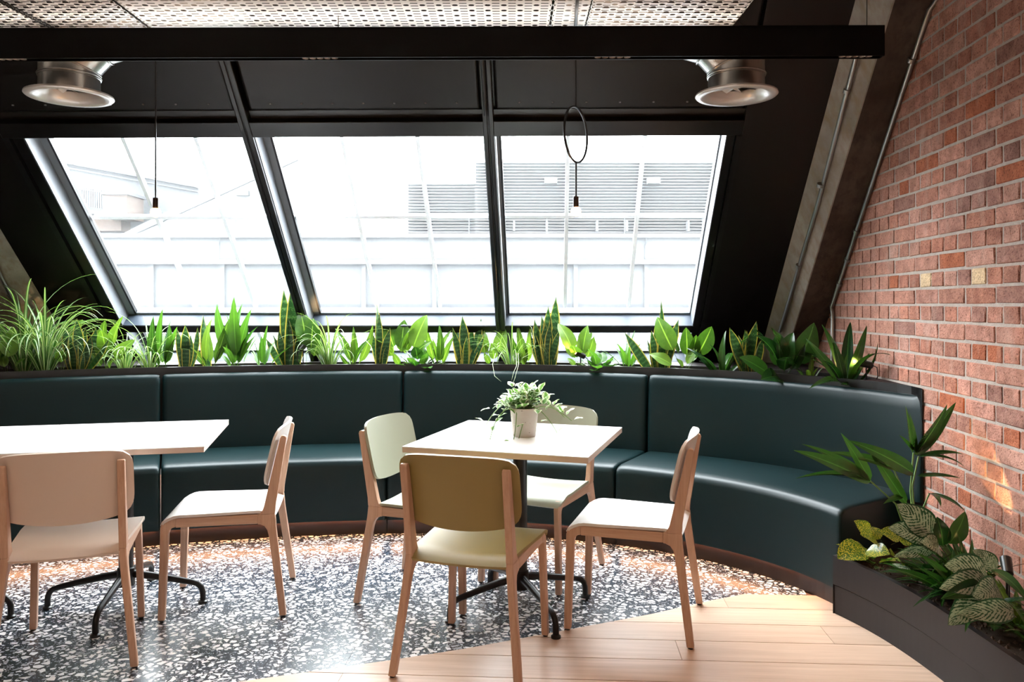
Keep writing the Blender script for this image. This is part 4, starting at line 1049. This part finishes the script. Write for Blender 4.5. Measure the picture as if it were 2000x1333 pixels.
for az, ln, lf, dr, nl in ((3.5, .17, .02, .22, 9), (3.25, .15, .05, .16, 8), (3.0, .13, .07, .10, 7), (-.25, .19, .035, .12, 10), (.15, .16, .05, .12, 8), (-.6, .13, .04, .2, 6), (4.5, .06, .015, .25, 4), (3.9, .09, .03, .25, 5)):
    vine(pt, az, ln, lf, dr, nl)
MB().lathe([(.0001, -.004), (.004, 0), (.0001, .004)], (-.004, -.05, .185), 8).build('berry', 'red_berry', pt, world=False)

# ------------------------------------------------------------------ ceiling trays, linear light, ducts, pendants
TZ = H+1.14
def tray(label, x0, x1, y0, y1, mat):
    t = thing('cable_tray', label, 'cable tray', ((x0+x1)/2, (y0+y1)/2, TZ), 0, 'perforated metal trays under the ceiling')
    MB().add([(x0, y0, TZ), (x1, y0, TZ), (x1, y1, TZ), (x0, y1, TZ)], [(0, 1, 2, 3)]).build('perforated_sheet', mat, t)
    mb = MB(); mb.box((x0, y0, TZ), (x0+.003, y1, TZ+.05)); mb.build('flange', 'galvanised', t)
    mb = MB(); mb.box((x1-.003, y0, TZ), (x1, y1, TZ+.05)); mb.build('flange', 'galvanised', t)
def tx(x, y): return (x-1000)*(TZ-H)/(HZ-y)
xe = [-4.2, tx(262, 30), tx(1078, 30), tx(1150, 30), tx(1452, 25)]
tray('staggered perforated metal tray with a chain lying across it', xe[0], xe[1]-.01, .3, 3.24, 'tray_staggered')
tray('widest perforated metal tray above the black linear light', xe[1], xe[2]-.004, .3, 3.24, 'tray_perforated')
tray('narrow strip of perforated tray with a cable along it', xe[2], xe[3]-.004, .3, 3.24, 'tray_perforated')
tray('perforated metal tray ending before the dark corner', xe[3], xe[4], .3, 3.24, 'tray_staggered')
# chain across the first tray
mb = MB(); a, b = Vector(fl(0, 2, TZ-.012)), Vector(fl(112, 60, TZ-.012))
for i in range(26):
    c = a+(b-a)*(i/25.0); d = (b-a).normalized(); s = Vector((0, 0, 1)) if i % 2 else d.cross(Vector((0, 0, 1)))
    mb.tube([c+d*.014*math.cos(q)+s*.007*math.sin(q) for q in (k*math.pi/4 for k in range(8))], .0022, 5, True)
tag(mb.build('hanging_chain', 'black_metal'), 'dark chain running across the staggered perforated tray', 'chain')
tag(MB().tube([fl(1128, -6, TZ-.006), fl(1126, 20, TZ-.006), fl(1124, 55, TZ-.006)], .007, 8).build('power_cable', 'black_plastic'), 'black cable running along the narrow perforated tray', 'cable')
BY = 3.10
bz0, bz1 = H+(HZ-114)*BY/F, H+(HZ-55)*BY/F
bx1 = (1720-1000)*BY/F
def by(x): return BY*(1-.011*(x+2)/3.4)
ll = thing('linear_light', 'long black linear ceiling light hanging under the perforated trays', 'light', (0, BY, bz0))
mb = MB(); x0 = -2.6
def lbox(mb, xa, xb, ya, yb, za, zb):
    return mb.hexa([(xa, by(xa)+ya, za), (xb, by(xb)+ya, za), (xb, by(xb)+yb, za), (xa, by(xa)+yb, za), (xa, by(xa)+ya, zb), (xb, by(xb)+ya, zb), (xb, by(xb)+yb, zb), (xa, by(xa)+yb, zb)])
lbox(mb, x0, bx1, 0, .0045, bz0, bz1); lbox(mb, x0, bx1, .0375, .042, bz0, bz1); lbox(mb, x0, bx1, 0, .042, bz1-.01, bz1); lbox(mb, x0, bx1, .0045, .0375, bz0+.014, bz0+.02); lbox(mb, bx1-.004, bx1, 0, .042, bz0, bz1)
mb.build('housing', 'track_black', ll)
for pa, pb_ in ((-25, 46), (588, 660), (1160, 1232), (1636, 1700)):
    xa, xb = (pa-1000)*BY/F, (pb_-1000)*BY/F
    mo = MB(); lbox(mo, xa, xb, .006, .036, bz0+.010, bz0+.014); mo = mo.build('led_module', 'black_plastic', ll)
    for k in range(5):
        xc = xa+(xb-xa)*(k+.5)/5
        MB().lathe([(.0125, bz0+.002), (.0128, bz0+.004), (.006, bz0+.013), (.0001, bz0+.0135)], (xc, by(xc)+.021, 0), 14, False).build('reflector', 'galvanised', mo, 60)
    light('track_spot', 'SPOT', ((xa+xb)/2, by(xa)+.021, bz0-.012), 16, (1, .66, .42), (0, 0, 0), spot_size=1.25, spot_blend=.8, shadow_soft_size=.03)
light('tray_fill', 'AREA', (-.55, BY+.02, bz1+.004), 2.4, (1, .84, .70), (math.pi, 0, 0), shape='RECTANGLE', size=4.0, size_y=.03)  # unseen fill light added above the fitting to brighten the trays
MB().tube([((660-1000)*BY/F, by(-.7)+.02, bz1), ((660-1000)*BY/F, by(-.7)+.02, 2.95)], .0018, 6).build('suspension_wire', 'black_metal', ll)
MB().tube([((1690-1000)*BY/F, by(1.4)+.02, bz1), ((1690-1000)*BY/F, by(1.4)+.02, 2.95)], .0018, 6).build('suspension_wire', 'black_metal', ll)

def duct(label, px, py_ring, Y, sgn):
    c = at(px, py_ring, Y); R = .1205
    t = thing('ventilation_duct', label, 'duct', c, 0, 'galvanised round ducts with open mouths')
    mb = MB(); mb.lathe([(R, .02), (R, .080), (R+.004, .082), (R+.004, .088), (R, .090)], c, 36, False); mb.build('collar', 'galvanised', t, 40)
    # segmented elbow
    dirs = [0, .72, 1.25]; P = Vector(c)+Vector((0, 0, .090)); prev = 0; segs = []
    for a in dirs:
        d = Vector((sgn*math.sin(a), .10*math.sin(a), math.cos(a))).normalized()
        ln = .15 if a else .056
        segs.append((P.copy(), d)); P = P+d*ln
    segs.append((P.copy(), segs[-1][1])); segs.append((P+segs[-1][1]*.5, segs[-1][1]))
    rings = []
    for i, (p, d) in enumerate(segs):
        dm = d if i == 0 else (segs[i-1][1]+d).normalized()
        e1 = Vector((0, 1, 0)); e1 = (e1-dm*e1.dot(dm)).normalized(); e2 = dm.cross(e1)
        k = 1/max(.6, segs[max(i-1, 0)][1].dot(dm))
        rings.append(([p+e1*R*math.cos(q)+e2*R*k*math.sin(q) for q in (2*math.pi*j/36 for j in range(36))], p, dm, e1, e2, k))
    for i in range(len(rings)-1):
        MB().loft([rings[i][0], rings[i+1][0]], False).build('elbow_segment', 'galvanised', t, 40)
        _, p, dm, e1, e2, k = rings[i]
        MB().tube([p+e1*(R+.002)*math.cos(q)+e2*(R+.002)*k*math.sin(q) for q in (2*math.pi*j/36 for j in range(36))], .0045, 8, True).build('seam', 'galvanised', t, 60)
    mb = MB(); mb.lathe([(R-.012, .05), (R-.006, .02), (R+.010, .004), (R+.030, -.004), (R+.050, -.003), (R+.056, .003), (R+.054, .010), (R+.030, .010), (R+.004, .020)], c, 40, False); mb.build('mouth_ring', 'duct_white', t, 50)
    for k in range(10):
        a = k*math.pi*2/10; d = Vector((math.cos(a), math.sin(a), 0)); e = Vector((-d.y, d.x, 0)); q = Vector(c)+Vector((0, 0, .04))
        mb = MB(); mb.add([q+d*.02-e*.004, q+d*.02+e*.004+Vector((0, 0, .01)), q+d*(R-.012)+e*.022+Vector((0, 0, .022)), q+d*(R-.012)-e*.022], [(0, 1, 2, 3)]); mb.build('vane', 'duct_white', t)
    MB().lathe([(.0001, .036), (.022, .038), (.022, .06), (.0001, .06)], c, 16).build('vane_hub', 'duct_white', t)
simple('duct_white', (.62, .60, .57), .32, .35)
duct('galvanised duct elbow with round mouth above the adjoining tables', 136, 190, 3.43, 1)
duct('galvanised duct elbow with round mouth near the concrete rafter', 1438, 188, 3.46, -1)

def pendant(label, px, Y, y_sock, y_bulb, ring=None):
    t = thing('pendant_lamp', label, 'pendant lamp', at(px, y_bulb, Y), 0)
    top = at(px, 60, Y); s0 = at(px, y_sock, Y); s1 = at(px, y_sock+21, Y); c = at(px, y_bulb, Y)
    zc = 2.86
    if ring:
        rc = at(px, ring[0], Y); R = ring[1]
        MB().tube([(top[0], top[1], zc), (rc[0], rc[1], rc[2]+R)], .0026, 6).build('cord', 'black_plastic', t)
        a = ring[2]
        MB().tube([(rc[0]+R*math.cos(q)*math.cos(a), rc[1]+R*math.cos(q)*math.sin(a), rc[2]+R*math.sin(q)) for q in (2*math.pi*k/48 for k in range(48))], .0052, 8, True).build('metal_ring', 'black_metal', t, 60)
        MB().tube([(rc[0], rc[1], rc[2]-R), (s0[0], s0[1], s0[2])], .0045, 8).build('rod', 'black_metal', t)
    else:
        MB().tube([(top[0], top[1], zc), (s0[0], s0[1], s0[2])], .0034, 6).build('cord', 'black_plastic', t)
    MB().lathe([(.010, .001), (.0125, -.001), (.0125, s1[2]-s0[2]), (.0001, s1[2]-s0[2])], s0, 16).build('socket', 'plinth_brown', t, 40)
    mb = MB(); rr = .0215; mb.lathe([(.008, s1[2]-c[2])]+[(max(.0002, rr*math.sin(a)), rr*math.cos(a)) for a in (math.radians(q) for q in range(25, 181, 15))], c, 20, False); mb.build('bulb', 'bulb_glass', t, 80)
    MB().tube([(c[0]-.007, c[1], c[2]+.012), (c[0]-.009, c[1], c[2]-.006), (c[0], c[1], c[2]+.004), (c[0]+.009, c[1], c[2]-.006), (c[0]+.007, c[1], c[2]+.012)], .0012, 6).build('filament', 'filament', t)
    light('pendant_bulb', 'POINT', c, 3.0, (1, .52, .2), shadow_soft_size=.02)
    MB().lathe([(.0001, zc), (.045, zc), (.045, 2.95), (.0001, 2.95)], (top[0], top[1], 0), 20).build('ceiling_rose', 'black_metal', t)
pendant('bare bulb pendant on a plain black cord before the first window', 304, 3.38, 387, 415)
pendant('bare bulb pendant with a black metal hoop before third window', 1125, 3.40, 384, 413, (263, .119, math.radians(61)))

# ------------------------------------------------------------------ outside
OY = 10.0
def oz(y, Y=OY): return H+(HZ-y)*Y/F
def ox(x, Y=OY): return (x-1000)*Y/F
ot = MB().box((-14, 6.1, -.3), (12, 30, .9)).build('flat_roof', 'white_roof'); tag(ot, 'pale flat roof outside below the windows', 'roof')
t = thing('parapet_building', 'white neighbouring building with panelled wall and ledge outside', 'building', (0, OY, .9))
MB().box((-11, OY, .9), (8, OY+.5, oz(462))).build('wall', 'out_white', t)
MB().box((-11, OY-.10, oz(517)), (8, OY, oz(508))).build('ledge', 'out_gable', t)
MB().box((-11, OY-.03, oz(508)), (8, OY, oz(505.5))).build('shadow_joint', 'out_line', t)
MB().box((-11, OY-.06, oz(465)), (8, OY+.5, oz(457))).build('coping', 'out_gable', t)
MB().box((-11, OY-.065, oz(465.5)), (8, OY-.06, oz(464))).build('coping_line', 'out_line', t)
MB().box((-11, OY-.02, oz(607)), (8, OY, oz(594))).build('base_strip', 'out_dark', t)
sp = 137.5
for k in range(-6, 13):
    x = 295+sp*k
    if -900 < x < 2100:
        MB().box((ox(x), OY-.05, oz(607)), (ox(x+8), OY, oz(517))).build('post', 'out_white', t)
        MB().box((ox(x+8), OY-.012, oz(594)), (ox(x+sp), OY, oz(518))).build('panel', 'out_panel', t)
        MB().box((ox(x+8), OY-.016, oz(519.5)), (ox(x+sp), OY-.012, oz(517))).build('panel_joint', 'out_line', t)
for x in (430, 1259):
    MB().tube([(ox(x), OY-.03, oz(507)), (ox(x), OY-.03, oz(480)), (ox(x+1.5), OY-.05, oz(474)), (ox(x+1.5), OY-.05, oz(460))], .010, 6).build('drain_pipe', 'out_line', t)
# guard rail on its roof
gr = thing('roof_guard_rail', 'thin pale guard rail along the neighbouring flat roof', 'railing', (ox(700, 11.5), 11.5, oz(457)))
MB().tube([(ox(425, 11.5), 11.5, oz(419, 11.5)), (ox(1400, 11.5), 11.5, oz(422, 11.5))], .010, 6).build('rail', 'out_line', gr)
for x in range(460, 1400, 152): MB().tube([(ox(x, 11.5), 11.5, oz(470, 11.5)), (ox(x, 11.5), 11.5, oz(419, 11.5))], .009, 6).build('post', 'out_line', gr)
MB().box((-12, 10.5, oz(462)-.1), (12, 26, oz(457)-.02)).build('roof_deck', 'out_white', t)
LY = 16.0
def louvre(label, xa, xb, ya, yb, Y):
    t = thing('louvred_building', label, 'building', (ox((xa+xb)/2, Y), Y, oz(yb, Y)), 0, 'louvred plant enclosures outside')
    MB().box((ox(xa, Y), Y+.12, 2.195), (ox(xb, Y), Y+2, oz(ya, Y))).build('backing', 'out_shade', t)
    n = round((yb-ya)/5.8); mb = MB()
    for i in range(n):
        z1 = oz(ya, Y)-(oz(ya, Y)-oz(yb, Y))*i/n; h = (oz(ya, Y)-oz(yb, Y))/n
        mb.hexa([(ox(xa, Y), Y, z1-h*.72), (ox(xb, Y), Y, z1-h*.72), (ox(xb, Y), Y+.10, z1-h*.25), (ox(xa, Y), Y+.10, z1-h*.25), (ox(xa, Y), Y, z1-h*.60), (ox(xb, Y), Y, z1-h*.60), (ox(xb, Y), Y+.10, z1-h*.05), (ox(xa, Y), Y+.10, z1-h*.05)])
    tag(mb.build('louvre_slats', 'out_slat', t), kind='stuff')
    return t
louvre('lower louvred enclosure outside behind the second window', 795, 930, 356, 456, LY)
lb_ = louvre('taller louvred enclosure outside behind the third window', 928, 1440, 314, 456, LY-.4)
for x in (1076, 1278): MB().box((ox(x-12, 15.4), 15.4, oz(358, 15.4)), (ox(x+12, 15.4), 15.6, oz(346, 15.4))).build('wall_light', 'out_gable', lb_)
for x in (1004, 1068, 1166, 1224, 1344): MB().box((ox(x-2, 15.5), 15.45, oz(452, 15.5)), (ox(x+2, 15.5), 15.6, oz(432, 15.5))).build('bracket', 'out_gable', lb_)
GY = 17.0
t = thing('gabled_building', 'white building with a sloping roof edge outside', 'building', (ox(430, GY), GY, oz(456, GY)))
g = [(228, 515.8), (240, 456), (583, 288), (583, 515.8)]
MB().prism([(ox(x, GY), GY, oz(y, GY)) for x, y in g], [(ox(x, GY), GY+1.5, oz(y, GY)) for x, y in g]).build('gable_wall', 'out_gable', t)
MB().prism([(ox(x, GY), GY-.03, oz(y, GY)) for x, y in ((262, 456), (583, 311), (583, 313), (268, 456))], [(ox(x, GY), GY, oz(y, GY)) for x, y in ((262, 456), (583, 311), (583, 313), (268, 456))]).build('verge_line', 'out_line', t)
MB().box((ox(463, GY), GY-.1, oz(383, GY)), (ox(488, GY), GY, oz(374, GY))).build('wall_light', 'out_far', t)
QY = 21.0
t = thing('brick_building', 'pale old building with parapet, railing and chimney outside', 'building', (ox(230, QY), QY, oz(456, QY)))
def qpoly(name, pts, d0, d1, mat): 
    MB().prism([(ox(x, QY), QY+d0, oz(y, QY)) for x, y in pts], [(ox(x, QY), QY+d1, oz(y, QY)) for x, y in pts]).build(name, mat, t)
qpoly('wall', [(60, 531), (60, 302), (388, 367), (388, 531)], 0, 2, 'out_far')
qpoly('cornice', [(60, 300), (388, 364), (388, 368), (60, 308)], -.15, 0, 'out_dark')
qpoly('cornice', [(60, 314), (388, 374), (388, 376), (60, 317)], -.08, 0, 'out_line')
qpoly('terrace', [(60, 388), (250, 420), (250, 428), (60, 412)], -.8, -.5, 'out_dark')
simple('out_brick', (.045, .033, .027), .9, 0, .2, .35, 2.5)
qpoly('chimney', [(248, 392), (291, 392), (291, 436), (248, 436)], -1.2, -.3, 'out_brick')
qpoly('chimney_cap', [(245, 388), (294, 388), (294, 393), (245, 393)], -1.25, -.25, 'out_far')
qpoly('lower_wall', [(150, 418), (262, 434), (262, 456), (150, 456)], -.7, -.2, 'out_brick')
for k in range(28):
    x = 150+k*4.1; y = 371+(x-150)*.13
    MB().tube([(ox(x, QY), QY-.9, oz(y, QY)), (ox(x, QY), QY-.9, oz(y+34, QY))], .019, 4).build('baluster', 'out_rail', t)
MB().tube([(ox(150, QY), QY-.9, oz(374, QY)), (ox(262, QY), QY-.9, oz(389, QY))], .016, 5).build('handrail', 'out_rail', t)
